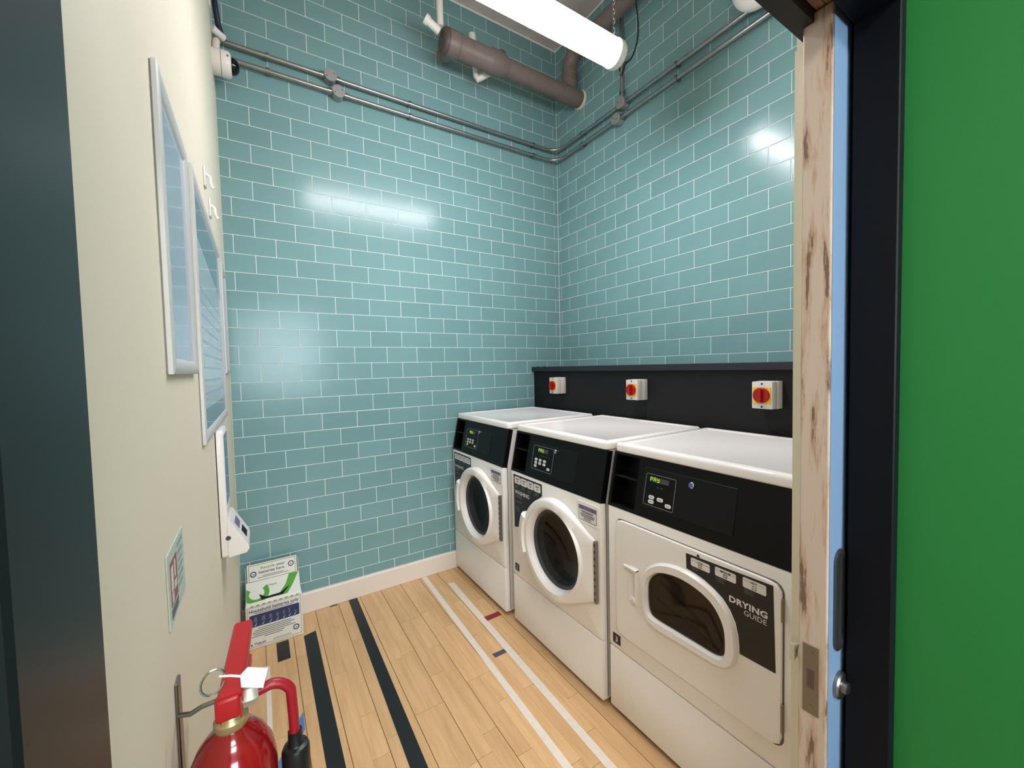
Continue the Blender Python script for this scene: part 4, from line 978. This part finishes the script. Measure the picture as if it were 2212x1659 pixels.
# sloping inner lid and upright header
MB().prism([(x0+0.004, yf+0.004, zt), (x0+0.004, yf+0.008, zt+0.008), (x0+0.004, -0.075, 0.292), (x0+0.004, -0.07, zt)], (x1-x0-0.008, 0, 0)).build('sloping_lid', 'card_white', bx)
def lid(k, x, d=0.0006): return V(x, yf+0.008+(-0.075-yf-0.008)*k, zt+0.008+(0.292-zt-0.008)*k)+V(0, -0.36, 0.93)*d
def lidpoly(pts, m_, d, nm='print_block'):
    a = [lid(k, x0+(x1-x0)*u, 0.0002) for u, k in pts]; b = [lid(k, x0+(x1-x0)*u, d) for u, k in pts]
    return MB().loft([a, b]).build(nm, m_, bx)
def band(c0, r0, r1, a0, a1, n=14):
    return [(c0[0]+r0[0]*math.cos(R(a0+(a1-a0)*k/n)), c0[1]+r0[1]*math.sin(R(a0+(a1-a0)*k/n))) for k in range(n+1)]+[(c0[0]+r1[0]*math.cos(R(a1+(a0-a1)*k/n)), c0[1]+r1[1]*math.sin(R(a1+(a0-a1)*k/n))) for k in range(n+1)]
lidpoly([(max(0.02, u), max(0.02, min(0.98, k))) for u, k in band((0.2, 0.40), (0.225, 0.5), (0.135, 0.28), -215, 40)], 'card_green', 0.0006)
lidpoly([(0.56, 0.04), (0.74, 0.04), (0.86, 0.45), (0.98, 0.98), (0.80, 0.98), (0.72, 0.5)], 'card_green', 0.0006)
lidpoly([(0.28, 0.05), (0.66, 0.05), (0.80, 0.42), (0.62, 0.16), (0.36, 0.14), (0.24, 0.34)], 'card_dark', 0.0012, 'slot_opening')
text('Valpak', 0.018, 'ink_grey', bx, lid(0.62, x0+(x1-x0)*0.38, 0.001), V(1, 0, 0), (lid(1, 0)-lid(0, 0)), sx=1.0)
hd = MB(); hd.prism([(x0+0.01, -0.078, 0.288), (x0+0.01, -0.074, 0.288), (x0+0.01, -0.058, 0.382), (x0+0.01, -0.062, 0.382)], (x1-x0-0.02, 0, 0)); hd = hd.build('header_panel', 'card_white', bx)
def hp_(u, k, d=0.0): return V(x0+0.01+(x1-x0-0.02)*u, -0.078+0.016*k-d, 0.288+0.094*k)
def hpoly(pts, m_, d=0.0006, nm='print_block', par=None): return MB().loft([[hp_(u, k, 0.0001) for u, k in pts], [hp_(u, k, d) for u, k in pts]]).build(nm, m_, par or hd)
HU = V(0, 0.016, 0.094).normalized()
for (a, b, c, d) in ((0.03, 0.97, 0.93, 0.955), (0.03, 0.97, 0.05, 0.075), (0.03, 0.04, 0.05, 0.955), (0.96, 0.97, 0.05, 0.955)): hpoly([(a, c), (b, c), (b, d), (a, d)], 'card_olive', 0.0005, 'border_print')
text('Recycle', 0.0215, 'card_green', hd, hp_(0.27, 0.66, 0.0007), V(1, 0, 0), HU, bold=0.01)
text('your', 0.0215, 'card_navy', hd, hp_(0.58, 0.66, 0.0007), V(1, 0, 0), HU, bold=0.01)
text('batteries here', 0.0215, 'card_navy', hd, hp_(0.23, 0.43, 0.0007), V(1, 0, 0), HU, bold=0.01)
for zz, a, b in ((0.27, 0.3, 0.72), (0.19, 0.2, 0.82)): hpoly([(a, zz), (b, zz), (b, zz+0.03), (a, zz+0.03)], 'ink_grey', 0.0005, 'print_line')
def badge(P, cu, ck, ru, rk, par):
    o_ = [(cu+ru*math.cos(k*math.pi/10), ck+rk*math.sin(k*math.pi/10)) for k in range(20)]; i_ = [(cu+ru*0.66*math.cos(k*math.pi/10), ck+rk*0.66*math.sin(k*math.pi/10)) for k in range(20)]
    MB().loft([[P(*q, 0.0002) for q in o_], [P(*q, 0.0008) for q in o_], [P(*q, 0.0008) for q in i_], [P(*q, 0.0002) for q in i_]], False, False).build('badge_ring', 'card_navy', par)
    MB().loft([[P(cu+s_*ru*0.3, ck+k*rk*0.3, d) for s_, k in ((-1, -1), (1, -1), (0, 1))] for d in (0.0002, 0.0007)]).build('badge_mark', 'ink_grey', par)
badge(hp_, 0.12, 0.46, 0.062, 0.158, hd); badge(hp_, 0.88, 0.60, 0.062, 0.158, hd)
# front face print
def fp_(u, k, d=0.0): return V(x0+(x1-x0)*u, yf-d, 0.001+(zt-0.001)*k)
def fpoly(pts, m_, d=0.0006, nm='print_block'): return MB().loft([[fp_(u, k, 0.0001) for u, k in pts], [fp_(u, k, d) for u, k in pts]]).build(nm, m_, bx)
for (a, b, c, d) in ((0.03, 0.97, 0.945, 0.953), (0.03, 0.037, 0.05, 0.953), (0.963, 0.97, 0.05, 0.953), (0.03, 0.97, 0.045, 0.053)): fpoly([(a, c), (b, c), (b, d), (a, d)], 'card_olive', 0.0005, 'border_print')
for k in range(9): fpoly([(0.08+0.1*k, 0.965), (0.13+0.1*k, 0.965), (0.145+0.1*k, 0.99), (0.095+0.1*k, 0.99)], 'card_olive', 0.0004, 'tear_print')
text('Household batteries only', 0.0245, 'card_navy', bx, fp_(0.06, 0.83, 0.0007), V(1, 0, 0), UPZ, bold=0.015, sx=0.9)
fpoly([(0.15, 0.795), (0.85, 0.795), (0.85, 0.808), (0.15, 0.808)], 'ink_grey', 0.0005, 'print_line')
nb = MB().loft([[fp_(u, k, d) for u, k in rrect(0.06, 0.94, 0.50, 0.775, 0.02, 3)] for d in (0.0001, 0.0006)]).build('navy_panel', 'card_navy', bx)
for i, (u, wd_, ht) in enumerate(((0.14, 0.05, 0.12), (0.27, 0.06, 0.11), (0.40, 0.05, 0.10), (0.52, 0.045, 0.09), (0.64, 0.035, 0.10), (0.74, 0.03, 0.12), (0.84, 0.05, 0.03))):
    MB().loft([[fp_(a, b, d) for a, b in ((u, 0.60), (u+wd_, 0.60), (u+wd_, 0.60+ht), (u, 0.60+ht))] for d in (0.0006, 0.0008)]).build('battery_print', 'ink_grey', nb)
    MB().loft([[fp_(a, b, d) for a, b in ((u, 0.535), (u+0.012, 0.52), (u+0.045, 0.575), (u+0.037, 0.578), (u+0.012, 0.537), (u+0.004, 0.545))] for d in (0.0006, 0.0009)]).build('tick_print', 'sticker_white', nb)
for k, (a, b) in enumerate(((0.2, 0.78), (0.14, 0.84), (0.1, 0.78), (0.12, 0.86), (0.08, 0.66), (0.3, 0.62))): fpoly([(a, 0.44-k*0.042), (b, 0.44-k*0.042), (b, 0.455-k*0.042), (a, 0.455-k*0.042)], 'ink_grey', 0.0005, 'print_line')
badge(fp_, 0.87, 0.22, 0.058, 0.067, bx)
text('Valpak', 0.02, 'card_navy', bx, fp_(0.12, 0.085, 0.0007), V(1, 0, 0), UPZ, bold=0.01)
fpoly([(0.06, 0.085), (0.10, 0.085), (0.08, 0.135)], 'ink', 0.0006, 'logo_print')
fpoly([(0.45, 0.08), (0.78, 0.08), (0.78, 0.125), (0.45, 0.125)], 'card_grey', 0.0005, 'print_block')
# side wings of the header
for xs in (x0+0.002, x1-0.004):
    MB().prism([(xs, -0.16, zt), (xs, -0.076, 0.30), (xs, -0.06, 0.37), (xs, -0.04, 0.30), (xs, -0.04, zt)], (0.002, 0, 0)).build('side_wing', 'card_white', bx)
